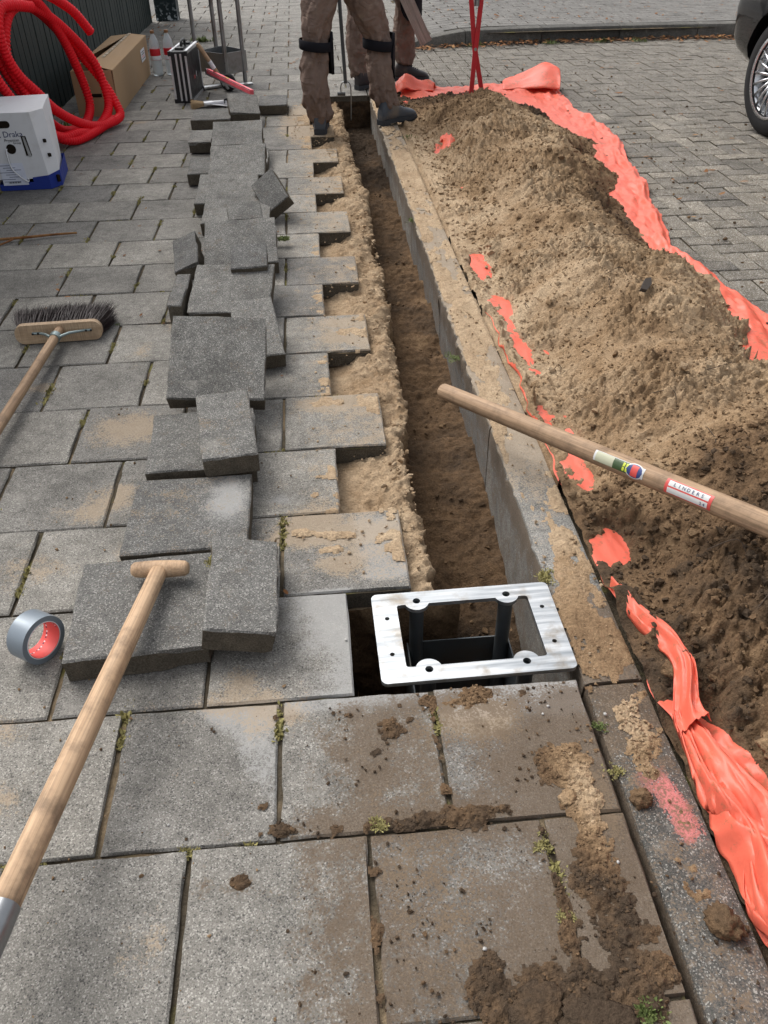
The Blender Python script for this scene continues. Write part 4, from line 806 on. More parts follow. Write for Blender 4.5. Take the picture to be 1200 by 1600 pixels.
# shovel handle on the heap with two stickers
a = (.346, 2.070, .100); b = (.905, 1.176, .245)
sh, L0 = local('long_shovel', a, b); tag(sh, 'worn wooden shovel handle with two stickers, across trench kerb and heap', 'shovel')
L = L0 * 1.25
pts = [(0, 0, z) for z in np.concatenate([[0, .003, .008], np.linspace(.03, L, 28)])]
rad = [.014, .0195, .0225] + [.0232 + .0026 * min(1, z[2] / L0) for z in pts[3:]]
MB().tube(pts, rad, 24).build('handle', M_ASHD, sh, True, angle=60)
MB().tube([(0, 0, L - .05), (0, 0, L + .12)], [.028, .029], 18).build('socket', M_STEEL, sh, True, angle=50)
MB().box((0, 0, L + .22), (.20, .006, .24), (0.15, 0, 0), bev=.002).build('blade', M_STEEL, sh)
# stickers: curved strips wrapped on the side that faces up and towards the camera
inv_q = sh.rotation_quaternion.inverted(); viewv = inv_q @ (Vector((0, 0, 1.28)) - (Vector(a) * .45 + Vector(b) * .55)).normalized(); phi0 = math.atan2(viewv.y, viewv.x) + .12
def sticker(name, z0, z1, p0, p1, off, mat, parent, n=10, nz_=8, round_=False):
    V = []; F = []
    for i in range(nz_ + 1):
        t = i / nz_; z = z0 + (z1 - z0) * t
        for j in range(n + 1):
            s = j / n
            if round_:
                rr = math.sqrt(max(0, 1 - (2 * t - 1) ** 2)); pp = (p0 + p1) / 2 + (s - .5) * (p1 - p0) * rr
            else: pp = p0 + (p1 - p0) * s
            r = .0234 + .0026 * min(1, z / L0) + off; V.append((r * math.cos(phi0 + pp), r * math.sin(phi0 + pp), z))
    F = [tuple(f) for f in gridf(nz_ + 1, n + 1)]
    return link(name, fmesh(name, V, F, True), parent, mat)
zt = lambda t: L0 * t
M_STG = simple('sticker_green', (.05, .085, .035), .4, .4); M_STC = simple('sticker_cream', (.44, .44, .32), .4, .4); M_STY = simple('sticker_yellow', (.55, .62, .06), .4, .4)
M_STB = simple('sticker_blue', (.03, .05, .16), .4, .4); M_STR = simple('sticker_red', (.55, .07, .06), .4, .4); M_STW = simple('sticker_white', (.58, .58, .57), .4, .4)
z0, z1 = zt(.555), zt(.690)
st = sticker('garden_sticker', z0, z1, -.55, .50, .0004, M_STW, sh); sticker('green_field', z0 + .006, z1 - .03, -.5, .5, .0007, M_STG, st); sticker('cream_field', z0 + .006, z0 + .058, -.48, .48, .0010, M_STC, st)
sticker('round_badge_rim', z1 - .050, z1 + .000, -.72, .72, .0010, M_STW, st, 12, 12, True); sticker('round_badge', z1 - .047, z1 - .003, -.62, .62, .0013, M_STB, st, 12, 12, True); sticker('badge_band', z1 - .034, z1 - .016, -.52, .52, .0016, M_STR, st)
for i_ in range(4): sticker('yellow_lettering', z0 + .085 + (i_ % 2) * .009, z0 + .091 + (i_ % 2) * .009, -.40 + .42 * (i_ // 2), -.05 + .42 * (i_ // 2), .0010, M_STY, st, 6, 3)
z0, z1 = zt(.745), zt(.855)
st = sticker('maker_sticker', z0, z1, -.62, .72, .0004, M_STR, sh); sticker('white_panel', z0 + .008, z1 - .008, -.5, -.02, .0007, M_STW, st); sticker('grey_panel', z0 + .008, z1 - .008, .12, .62, .0007, M_STW, st)
def letters_on(body, zc, pc, h, mat, parent, step, off=.0012):
    for i, ch in enumerate(body):
        if ch == ' ': continue
        z = zc + (i - (len(body) - 1) / 2) * step; r = .0234 + .0026 * min(1, z / L0) + off; ang = phi0 + pc
        n = Vector((math.cos(ang), math.sin(ang), 0)); xx = Vector((0, 0, 1)); yy = n.cross(xx)
        M = Matrix(((xx.x, yy.x, n.x, n.x * r), (xx.y, yy.y, n.y, n.y * r), (xx.z, yy.z, n.z, z), (0, 0, 0, 1))) @ Matrix.Translation((0, -h * .35, 0))
        text('letter', ch, h, parent, mat, M, .0001, 'CENTER')
letters_on('LINDERS', (z0 + z1) / 2, -.26, .0115, M_INK, st, .0115)
letters_on('24', z1 - .02, .38, .010, M_INK, st, .008)

# broom, left
br = empty('street_broom', (-.915, 2.735, 0)); tag(br, 'broom with dark bristles and wooden block lying at the left', 'broom')
R3 = Euler((R_(88), 0, R_(3))).to_matrix().to_4x4(); R3.translation = Vector((0, 0, .040))
poly = rrect(.148, .034, .030)
m = MB(); m.prism(poly, -.012, .012, R3); blk = m.build('block', M_BLOCK, br, angle=40)
bs = MB(); g = random.Random(3)
bv = []; bf = []
for i in range(5200):
    u_ = g.uniform(-.140, .140); v_ = g.uniform(-.027, .027); sp_ = (u_ / .14)
    tip = Vector((u_ + sp_ ** 3 * .035 + g.gauss(0, .008), v_ * 1.25 + g.gauss(0, .006), -.168 + g.gauss(0, .010) + .012 * abs(sp_))); rt = Vector((u_, v_, -.010)); midp = (rt + tip) / 2 + Vector((g.gauss(0, .003), g.gauss(0, .003), 0))
    wv = Vector((.0011, 0, 0)) if g.random() < .5 else Vector((0, .0011, 0)); b0 = len(bv)
    bv += [rt - wv, rt + wv, midp + wv, midp - wv, tip + wv * .4, tip - wv * .4]; bf += [(b0, b0 + 1, b0 + 2, b0 + 3), (b0 + 3, b0 + 2, b0 + 4, b0 + 5)]
bs.add([tuple(v) for v in bv], bf, 0, R3); o = bs.build('bristles', M_BRIST, br); tag(o, kind='stuff')
hd0 = Vector((.006, -.012, .050)); hd1 = Vector((-.030, -.650, .046))
hl, Lh = local('handle', tuple(hd0), tuple(hd1)); bpy.data.objects.remove(hl)
dirv = (hd1 - hd0).normalized(); q = dirv.to_track_quat('Z', 'Y')
m = MB(); zz = np.linspace(-.02, 1.25, 26); m.tube([(0, 0, z) for z in zz], [.0155] * len(zz), 16); ho = m.build('handle', M_ASHD, br, True, angle=60); ho.location = hd0; ho.rotation_mode = 'QUATERNION'; ho.rotation_quaternion = q
m = MB(); cl = hd0 + dirv * .055
for s, xo in ((-1, -.062), (1, .088)):
    e = R3 @ Vector((xo, .004, .014)); e2 = R3 @ Vector((xo + s * .026, .004, .0135)); c0 = cl + Vector((s * .016, 0, .002))
    m.tube([tuple(c0), tuple(c0 * .6 + e * .4 + Vector((0, -.004, .006))), tuple(e), tuple(e2)], .0048, 8)
m.tube([tuple(cl + dirv * d) for d in (-.013, .013)], .0190, 16)
m.build('bracket', M_BRACKET, br, True, angle=50)
for xo in (-.068, -.086, .095, .112): MB().lathe([(.004, 0), (.004, .002), (.001, .003)], tuple(R3 @ Vector((xo, .004, .0175))), 8, axis=tuple(R3.to_3x3() @ Vector((0, 0, 1)))).build('screw', M_INKK, br)

# roll of tape
tp = empty('tape_roll', (-.628, 1.228, .051)); tag(tp, 'roll of silver duct tape with red core standing beside stacked tile', 'tape roll')
tp.rotation_euler = (R_(90 - 4), 0, R_(56))
def ring_mesh(r0, r1, h, n=48):
    V = []; F = []
    for r, z in [(r1, -h), (r1, h), (r0, h), (r0, -h)]:
        for j in range(n): a_ = 2 * math.pi * j / n; V.append((r * math.cos(a_), r * math.sin(a_), z))
    for i in range(4):
        for j in range(n): F.append((i * n + j, i * n + (j + 1) % n, ((i + 1) % 4) * n + (j + 1) % n, ((i + 1) % 4) * n + j))
    return MB().add(V, F)
ring_mesh(.0405, .0525, .024).build('tape', M_TAPE, tp, angle=40)
k = NT('core_print', .5, .3); O = k.obj(); k.col((.72, .10, .09)); M_CORE = k.m
core = ring_mesh(.0385, .0404, .0237).build('core', M_CORE, tp, angle=40)
ring_mesh(.0395, .0412, .0243).build('core_edge', M_WHITE, tp, angle=40)
M_DOT = simple('core_mark', (.03, .03, .06), .5)
for i in range(22):
    a_ = i * 2.399; z_ = -.017 + .0345 * ((i * .618) % 1); n_ = Vector((-math.cos(a_), -math.sin(a_), 0)); cc = -n_ * .0383; tz = Vector((0, 0, 1)); tx = n_.cross(tz)
    mm = MB()
    for s in range(2):
        mm.prism([(-.0042 + s * .0045, -.001), (-.0008 + s * .0045, -.001), (-.0012 + s * .0045, .0022), (-.0036 + s * .0045, .0026)], 0, .0002, Matrix(((tx.x, tz.x, n_.x, cc.x), (tx.y, tz.y, n_.y, cc.y), (tx.z, tz.z, n_.z, cc.z + z_), (0, 0, 0, 1))), s)
    mm.build('print_mark', [M_DOT, M_WHITE], core)

# ------------------------------------------------------------------ cable box, left edge
cb = empty('cable_box', (-1.505, 4.615, 0), (0, 0, R_(2))); tag(cb, 'white and blue cable dispenser box with hand hole at the left edge', 'cable box')
W2, D2, H2 = .128, .36, .385
m = MB(); m.add([(-W2, 0, .055), (W2, 0, .055), (W2, D2, .055), (-W2, D2, .055), (-W2, 0, H2 - .01), (W2 - .02, 0, H2 - .01), (W2 + .010, D2, H2 + .006), (-W2, D2, H2), (W2 - .004, 0, .12), (W2 + .048, .05, .12), (W2 + .040, .05, H2 - .004), (W2 + .048, .05, .055)],
    [(0, 1, 8, 5, 4), (4, 5, 10, 6, 7), (1, 11, 9, 8), (8, 9, 10, 5), (9, 11, 2, 6, 10), (2, 3, 7, 6), (3, 0, 4, 7), (0, 3, 2, 11, 1)]); m.build('carton', M_WHITE, cb)
m = MB(); m.add([(-W2 - .004, -.004, 0), (W2 + .0, -.004, 0), (W2 + .050, .052, .004), (W2 + .02, D2, 0), (-W2 - .004, D2 + .003, 0), (-W2 - .004, -.004, .032), (.045, -.004, .040), (.045, -.004, .062), (W2 + .0, -.004, .070), (W2 + .0505, .052, .082), (W2 + .02, D2, .09), (-W2 - .004, D2 + .003, .07)],
    [(0, 1, 8, 7, 6, 5), (1, 2, 9, 8), (2, 3, 10, 9), (3, 4, 11, 10), (4, 0, 5, 11), (0, 4, 3, 2, 1)]); m.build('blue_tray', M_BLUE, cb)
FM = lambda x, z, y=-.0012: Matrix(((1, 0, 0, x - .020), (0, 0, -1, y), (0, 1, 0, z), (0, 0, 0, 1)))
def stad(w_, h_, n=8): return arc(w_ / 2 - h_ / 2, 0, h_ / 2, -90, 90, n) + arc(-w_ / 2 + h_ / 2, 0, h_ / 2, 90, 270, n)
MB().prism(stad(.11, .034), 0, .0008, FM(-.035, .322)).build('hand_hole', M_DARK, cb)
MB().prism(arc(0, 0, .024, 0, 348, 28), 0, .0008, FM(-.005, .205)).build('cable_hole', M_DARK, cb)
MB().prism([(-.016, -.045), (.013, -.045), (.004, .05), (-.02, .05)], 0, .0008, FM(.078, .215)).build('slot', M_DARK, cb)
MB().prism([(-.004, -.048), (.010, -.048), (-.002, .045), (-.012, .045)], .0008, .004, FM(.078, .215)).build('slot_flap', M_ALU, cb)
for x_, z_ in ((W2 + .018, .235), (W2 + .026, .165)): MB().box((x_, .018, z_), (.012, .016, .016), (0, 0, R_(42))).build('side_hole', M_DARK, cb)
MB().box((W2 + .040, .028, .045), (.014, .016, .034), (0, 0, R_(42))).build('tray_hole', M_DARK, cb)
text('maker_lettering', 'Draka', .040, cb, M_INK, FM(-.028, .262)); text('group_lettering', 'Prysmian', .0205, cb, M_INKK, FM(-.028, .240)); text('group_lettering', 'Group', .0150, cb, M_INKK, FM(.012, .2285))
for i_, (xx_, zz_) in enumerate(((-.060, .272), (-.055, .266), (-.050, .260))): MB().prism([(-.018, 0), (0, .008), (.012, .004), (-.006, -.006)], 0, .0006, FM(xx_, zz_)).build('emblem_stripe', M_INK if i_ != 1 else M_BLUE, cb)
lab = MB().prism([(-.062, -.055), (.066, -.055), (.060, .055), (-.060, .055)], 0, .0006, FM(-.028, .082, -.0048)).build('address_label', simple('label_paper', (.70, .73, .84), .55, .3), cb)
for i_ in range(8): MB().box((-.080 + .02 * (i_ % 3), -.0058, .126 - i_ * .0115), (.05 + .012 * (i_ % 4), .0004, .0022)).build('print_line', M_INK, lab)
for i_ in range(14): MB().box((-.080 + i_ * .0045, -.0058, .040), (.0015 + .0012 * (i_ % 3), .0004, .007)).build('bar_mark', M_INKK, lab)
MB().tube(spline([(-.044, .01, .212), (-.050, -.012, .190), (-.044, -.020, .120), (-.014, -.020, .075), (.020, -.016, .045), (.026, -.014, .062)], 8), .0034, 8).build('white_cable', M_WHITE, cb, True)

# ------------------------------------------------------------------ red conduit coil
def conduit(path, r=.0265):
    P = np.array(path); d = np.concatenate([[0], np.cumsum(np.linalg.norm(np.diff(P, axis=0), axis=1))]); n = int(d[-1] / .0042)
    s = np.linspace(0, d[-1], n); Q = np.stack([np.interp(s, d, P[:, i]) for i in range(3)], 1); return [tuple(q) for q in Q], [r + .0030 * math.sin(2 * math.pi * x / .0200) for x in s]
coil = empty('conduit_coil', (-1.45, 5.6, 0)); tag(coil, 'coil of bright red corrugated conduit leaning on the dark fence', 'conduit')
Z0 = .032
loops = [
 [(-1.50, 5.50, .74), (-1.58, 5.25, .77), (-1.60, 5.15, .69), (-1.61, 5.18, .56), (-1.59, 5.25, .44), (-1.54, 5.35, .33), (-1.49, 5.45, .22), (-1.43, 5.60, .125), (-1.36, 5.75, .060), (-1.29, 5.88, .045), (-1.235, 6.02, .06), (-1.26, 6.08, .13), (-1.32, 6.12, .24), (-1.42, 6.10, .40), (-1.50, 5.98, .56), (-1.55, 5.75, .70), (-1.60, 5.45, .78), (-1.66, 5.15, .72), (-1.67, 5.05, .55), (-1.63, 5.12, .36), (-1.56, 5.28, .18), (-1.49, 5.42, .075), (-1.42, 5.56, Z0 + .03), (-1.37, 5.74, Z0), (-1.325, 5.92, .055), (-1.30, 6.04, .12),
  (-1.315, 6.09, .23), (-1.345, 6.09, .36), (-1.40, 6.0, .49), (-1.475, 5.80, .645), (-1.54, 5.56, .745), (-1.575, 5.40, .745), (-1.60, 5.28, .68), (-1.62, 5.22, .52), (-1.60, 5.30, .36), (-1.56, 5.36, .20), (-1.51, 5.40, .085), (-1.44, 5.50, Z0 + .004), (-1.385, 5.62, Z0 - .002), (-1.33, 5.80, Z0 + .004), (-1.265, 5.95, .055)],
 [(-1.53, 5.52, .80), (-1.505, 5.60, .765), (-1.49, 5.75, .68), (-1.465, 5.90, .53), (-1.45, 6.00, .385), (-1.44, 6.08, .24), (-1.43, 6.08, .12), (-1.44, 5.95, .05), (-1.475, 5.80, .035), (-1.52, 5.65, .06), (-1.55, 5.50, .14), (-1.60, 5.36, .28), (-1.66, 5.26, .46), (-1.68, 5.24, .62), (-1.62, 5.36, .78), (-1.52, 5.55, .82), (-1.455, 5.72, .775), (-1.42, 5.85, .725), (-1.375, 5.95, .66), (-1.325, 6.05, .545)]]
for lp in loops:
    pts, rr_ = conduit(spline(lp, 14)); m = MB(); m.tube(pts, rr_, 14); o = m.build('conduit_run', M_RED, coil, True); o.location = (1.45, -5.6, 0)

# ------------------------------------------------------------------ cardboard carton
ct = empty('cardboard_carton', (-1.43, 7.09, 0)); tag(ct, 'long brown cardboard carton with half-open top beside the fence', 'carton')
x0, x1, y0, y1, hh = -.135, .135, -.79, .79, .285
def pan(name, V, mat=M_CARD, th=.004, par=ct): o = link(name, fmesh(name, V, [tuple(range(len(V)))], False), par, mat); s = o.modifiers.new('thickness', 'SOLIDIFY'); s.thickness = th; s.offset = 0; return o
pan('end_panel', [(x0, y0, 0), (x1, y0, 0), (x1, y0, hh), (x0, y0, hh)]); pan('end_panel', [(x0, y1, 0), (x1, y1, 0), (x1, y1, hh), (x0, y1, hh)])
pan('side_wall', [(x1, y0, 0), (x1, y1, 0), (x1 + .01, y1, hh), (x1 + .008, y0, hh)]); pan('side_wall', [(x0, y0, 0), (x0, y1, 0), (x0, y1, hh), (x0, y0, hh)])
pan('floor_panel', [(x0, y0, .005), (x1, y0, .005), (x1, y1, .005), (x0, y1, .005)])
pan('top_flap', [(x1 + .008, y0 + .0, hh), (x1 + .01, y1, hh), (.022, y1, hh + .015), (-.010, y0 + .03, hh + .035)]); pan('top_flap', [(x0, y0 + .25, hh), (x0, y1, hh), (.006, y1, hh + .012), (-.045, y0 + .40, hh + .045)])
pan('front_flap', [(x0, y0, hh), (x1, y0, hh), (x1 - .02, y0 + .17, hh - .06), (x0 + .02, y0 + .17, hh - .05)])
MB().box((.0, y0 - .0035, .135), (.085, .002, .022), bev=.0).build('hand_hole', M_DARK, ct); pan('tape_strip', [(.012, y0 + .35, hh + .030), (.035, y0 + .35, hh + .028), (.030, y1, hh + .019), (.010, y1, hh + .020)], simple('clear_tape', (.55, .45, .33), .25, .5), .001)
lb = MB().box((x1 + .0115, y1 - .28, .185), (.001, .20, .085)).build('shipping_label', M_WHITE, ct)
for i_ in range(4): MB().box((x1 + .0125, y1 - .28, .160 + i_ * .016), (.0006, .14 - .02 * (i_ % 2), .005)).build('print_line', M_LEVEL if i_ == 1 else M_INKK, lb)
# ------------------------------------------------------------------ bottles
def bottle(loc, label):
    b = empty('water_bottle', loc); tag(b, label, 'bottle', 'clear bottles with red labels')
    MB().lathe([(.030, .0), (.040, .004), (.042, .02), (.040, .03), (.042, .05), (.042, .10), (.0395, .112), (.042, .125), (.042, .205), (.0405, .215), (.041, .225), (.036, .255), (.022, .288), (.0145, .302), (.0135, .312)], n=28).build('bottle_body', M_PET, b, True)
    MB().lathe([(.0425, .118), (.0428, .119), (.0428, .199), (.0425, .2)], n=28).build('label_band', M_LABR, b, True)
    MB().lathe([(.0430, .120), (.0431, .121), (.0431, .148), (.0430, .149)], n=28).build('label_stripe', M_WHITE, b, True)
    MB().lathe([(.0165, .308), (.017, .310), (.017, .326), (.0155, .329)], n=20).build('cap', M_CAP, b, True, 40); return b
bottle((-1.215, 7.80, 0), 'left clear plastic bottle with red label beside the carton'); bottle((-1.105, 7.83, 0), 'right clear plastic bottle with red label behind the tool case')
# ------------------------------------------------------------------ tool case
tc = empty('tool_case', (-.885, 6.66, 0), (0, 0, R_(-5))); tag(tc, 'upright black tool case with aluminium edges beside the bottles', 'tool case')
cw, cd, ch = .062, .47, .335
MB().box((0, cd / 2, ch / 2), (cw * 2 - .006, cd - .006, ch - .006)).build('shell', M_BLACK, tc)
m = MB()
for x_ in (-cw, -.020, .014, cw - .013): m.box((x_ + .0065, -.001, ch / 2), (.013, .006, ch - .03), bev=.001)
m.build('front_trim', M_ALU, tc)
m = MB()
for x_ in (-cw + .008, cw - .008): m.box((x_, cd / 2, ch - .001), (.018, cd - .02, .006), bev=.001); m.box((x_, cd / 2, .002), (.018, cd - .02, .006), bev=.001)
for x_ in (-cw, cw): m.box((x_, cd / 2, ch - .010), (.004, cd - .02, .020)); m.box((x_, cd - .008, ch / 2), (.004, .018, ch - .03)); m.box((x_, cd / 2, .010), (.004, cd - .02, .02))
m.build('edge_trim', M_ALU, tc)
for x_ in (-cw, cw):
    for z_ in (.014, ch - .014):
        for y_ in (.010, cd - .010): MB().box((x_ * .93, y_, z_), (.024, .03, .034), bev=.005).build('corner_guard', M_BLACK, tc)
MB().box((-.005, cd * .25, ch + .004), (.06, .05, .014), bev=.003).build('latch', M_BLACK, tc); MB().box((-.005, cd * .78, ch + .004), (.06, .05, .014), bev=.003).build('latch', M_BLACK, tc)
MB().tube(spline([(0, cd * .36, ch), (0, cd * .38, ch + .035), (0, cd * .5, ch + .042), (0, cd * .62, ch + .035), (0, cd * .64, ch)], 6), .010, 10).build('handle', M_BLACK, tc, True)
MB().box((cw + .0005, cd * .42, ch * .42), (.001, .045, .022)).build('red_badge', M_REDP, tc); MB().box((cw + .0006, cd * .58, ch * .45), (.001, .012, .035)).build('white_badge', M_WHITE, tc)
# ------------------------------------------------------------------ trolley with four upright tubes
tk = empty('tube_trolley', (-.62, 7.4, 0)); tag(tk, 'galvanised trolley with four upright tubes and a tray behind the case', 'trolley')
T = [(-.930 + .62, 8.15 - 7.4), (-.700 + .62, 7.72 - 7.4), (-.598 + .62, 7.02 - 7.4), (-.470 + .62, 7.20 - 7.4)]
T = [(-.905 + .62, .62), (-.690 + .62, .20), (-.590 + .62, -.25), (-.462 + .62, -.13)]
for i_, (x_, y_) in enumerate(T): MB().tube([(x_, y_, .02), (x_, y_, 1.25)], .0165, 14).build('upright', M_STEEL, tk, True, 50)
m = MB(); m.tube([(T[0][0], T[0][1], 1.25), (T[1][0], T[1][1], 1.25)], .0165, 12); m.tube([(T[2][0], T[2][1], 1.25), (T[3][0], T[3][1], 1.25)], .0165, 12); m.build('top_rail', M_STEEL, tk, True, 50)
def wall(a_, b_, z0_, z1_): return [(a_[0], a_[1], z0_), (b_[0], b_[1], z0_), (b_[0], b_[1], z1_), (a_[0], a_[1], z1_)]
c3 = (T[2][0] - .005, T[2][1] - .02); c4 = (T[3][0] + .025, T[3][1] + .02); c5 = (T[3][0] - .17, T[3][1] + .27); c6 = (T[2][0] - .215, T[2][1] + .16)
for a_, b_ in ((c3, c4), (c4, c5), (c5, c6), (c6, c3)): pan('tray_wall', wall(a_, b_, .10, .245), M_STEEL, .003, tk)
pan('tray_floor', [(*c3, .105), (*c4, .105), (*c5, .105), (*c6, .105)], M_STEEL, .003, tk)
MB().box((T[3][0], T[3][1], .010), (.11, .05, .010), (0, 0, R_(20)), bev=.002).build('foot_plate', M_GALV, tk); MB().box((T[2][0] - .14, T[2][1] + .02, .014), (.20, .06, .014), (0, 0, R_(30)), bev=.002).build('foot_plate', M_GALV, tk)
MB().lathe([(.02, -.02), (.055, -.018), (.062, -.010), (.062, .010), (.055, .018), (.02, .02)], (T[2][0] + .01, T[2][1] - .10, .062), 28, axis=(.35, .9, 0)).build('wheel', M_RUBBER, tk, True, 40)
# ------------------------------------------------------------------ hammer-like hand brush, level, dust brush
hb, L = local('wooden_mallet', (-.765, 6.93, .345), (-.600, 6.98, .060)); tag(hb, 'pale wooden tool handle with steel ferrule leaning on the tool case', 'hand tool')
pts = [(0, 0, z) for z in np.linspace(0, L * .86, 16)]; MB().tube(pts, [.012, .016, .0175] + [.0165 - .0025 * i / 13 for i in range(13)], 14).build('handle', M_ASH, hb, True, 60)
MB().tube([(0, 0, L * .42), (0, 0, L * .60)], .0168, 14).build('paper_band', M_WHITE, hb, True, 50); MB().tube([(0, 0, L * .84), (0, 0, L * 1.0)], [.0150, .020], 14).build('ferrule', M_ALU, hb, True, 50); MB().box((0, 0, L * 1.03), (.05, .018, .05), bev=.003).build('steel_head', M_STEEL, hb)
lv = empty('spirit_level', (-.552, 6.727, .120), (R_(-6), R_(2.5), R_(-62))); tag(lv, 'red and silver spirit level resting on tools and a tipped tile', 'spirit level')
MB().box((0, 0, 0), (.78, .024, .040), bev=.002).build('body', M_ALU, lv); MB().box((.01, 0, .0215), (.75, .023, .004)).build('red_top', M_LEVEL, lv); MB().box((.01, -.0125, .004), (.75, .002, .022)).build('red_side', M_LEVEL, lv)
MB().box((-.02, 0, .0240), (.055, .012, .002)).build('vial', simple('vial', (.75, .62, .12), .2), lv); MB().box((-.387, 0, 0), (.010, .026, .042)).build('end_cap', M_BLACK, lv); MB().box((.387, 0, 0), (.010, .026, .042)).build('end_cap', M_LEVEL, lv)
db = empty('dust_brush', (-.725, 6.50, .025), (0, 0, R_(12))); tag(db, 'short brush with pale bristles lying in front of the tool case', 'brush')
m = MB(); g = random.Random(9)
for i in range(240):
    a_ = g.uniform(-.035, .035); z_ = g.uniform(-.016, .016); m.tube([(0, a_ * .6, z_ * .6), (-.085 + g.gauss(0, .006), a_ * 1.35, z_ * 1.4 + g.gauss(0, .003))], [.0022, .0012], 4, caps=False)
o = m.build('bristles', M_BRISTL, db); tag(o, kind='stuff')
MB().box((.03, 0, 0), (.07, .05, .026), bev=.005).build('ferrule', M_ALU, db); MB().tube([(.06, 0, 0), (.10, 0, .002), (.20, .0, .004)], [.015, .012, .013], 12).build('handle', M_WHITE, db, True, 50)
tr_ = empty('mortar_trowel', (-.60, 6.52, .012), (0, 0, R_(5))); tag(tr_, 'flat steel trowel lying under the spirit level', 'trowel')
MB().prism([(-.12, -.045), (.10, -.055), (.10, .055), (-.12, .045)], .0, .003, Matrix.Rotation(R_(8), 4, 'Y')).build('blade', M_ALU, tr_); MB().tube([(.02, 0, .006), (.02, 0, .03), (.05, 0, .035), (.16, 0, .035)], [.005, .006, .014, .014], 10).build('handle', M_BLACK, tr_, True, 60)

# ------------------------------------------------------------------ red tile tongs stuck in the heap
zt_ = float(heap_z(np.array([1.14]), np.array([5.95]))[0])
tg = empty('red_tongs', (1.115, 5.95, zt_)); tag(tg, 'red steel tongs standing upright in the far end of the heap', 'tongs')
pv = (.015, .0, .405 - zt_ ); 
def bar(name, a_, b_, w_=.030, t_=.010, mat=M_REDP):
    a_ = Vector(a_); b_ = Vector(b_); d = b_ - a_; z_ = d.normalized(); y_ = Vector((0, 1, 0)); y_ = (y_ - z_ * y_.dot(z_)).normalized(); x_ = y_.cross(z_); M = Matrix(((x_.x, y_.x, z_.x, a_.x), (x_.y, y_.y, z_.y, a_.y), (x_.z, y_.z, z_.z, a_.z), (0, 0, 0, 1)))
    return MB().box((0, 0, d.length / 2), (w_, t_, d.length), bev=.002).add([], []).build(name, mat, tg) if False else _bar(name, M, d.length, w_, t_, mat)
def _bar(name, M, L_, w_, t_, mat):
    m = MB(); m.box((0, 0, L_ / 2), (w_, t_, L_), bev=.002); m.v = [tuple(M @ Vector(v)) for v in m.v]; return m.build(name, mat, tg)
bar('jaw_arm', (-.002, -.012, -.06), (pv[0] + .000, -.006, pv[2] + .0)); bar('lever_arm', (pv[0], -.006, pv[2] - .02), (.045, -.006, pv[2] + .38))
bar('jaw_arm', (.088, .012, -.05), (pv[0], .006, pv[2])); bar('lever_arm', (pv[0], .006, pv[2] - .02), (-.040, .006, pv[2] + .38))
MB().lathe([(.010, -.014), (.010, .014)], pv, 14, axis=(0, 1, 0)).build('pivot_bolt', M_STEEL, tg, True, 40)
MB().tube([(0.012, 0, pv[2] + .24), (.012, 0, pv[2] + .40)], .018, 12).build('spacer_tube', M_STEEL, tg, True, 50)
MB().tube([(-.06, 0, pv[2] + .42), (.07, 0, pv[2] + .42)], .016, 12).build('cross_grip', M_REDP, tg, True, 50)

# ------------------------------------------------------------------ people
def loft_rings(path, n=20):
    """path: list of (point, rx, ry); rings lie square to the path, rx along world X-ish"""
    V = []; F = []; k = len(path)
    for i in range(k):
        p = Vector(path[i][0]); t = (Vector(path[min(i + 1, k - 1)][0]) - Vector(path[max(i - 1, 0)][0])).normalized()
        ref = Vector((1, 0, 0)) if abs(t.x) < .8 else Vector((0, 0, 1)); b = t.cross(ref).normalized(); a = b.cross(t).normalized()
        for j in range(n): th = 2 * math.pi * j / n; V.append((p + a * math.cos(th) * path[i][1] + b * math.sin(th) * path[i][2])[:])
    for i in range(k - 1):
        for j in range(n): j2 = (j + 1) % n; F.append((i * n + j, i * n + j2, (i + 1) * n + j2, (i + 1) * n + j))
    F.append(tuple(range(n))[::-1]); F.append(tuple((k - 1) * n + j for j in range(n))); return V, F
def dense(path, n=5):
    P = spline([(*p, a, b) for p, a, b in path], n); return [((q[0], q[1], q[2]), q[3], q[4]) for q in P]
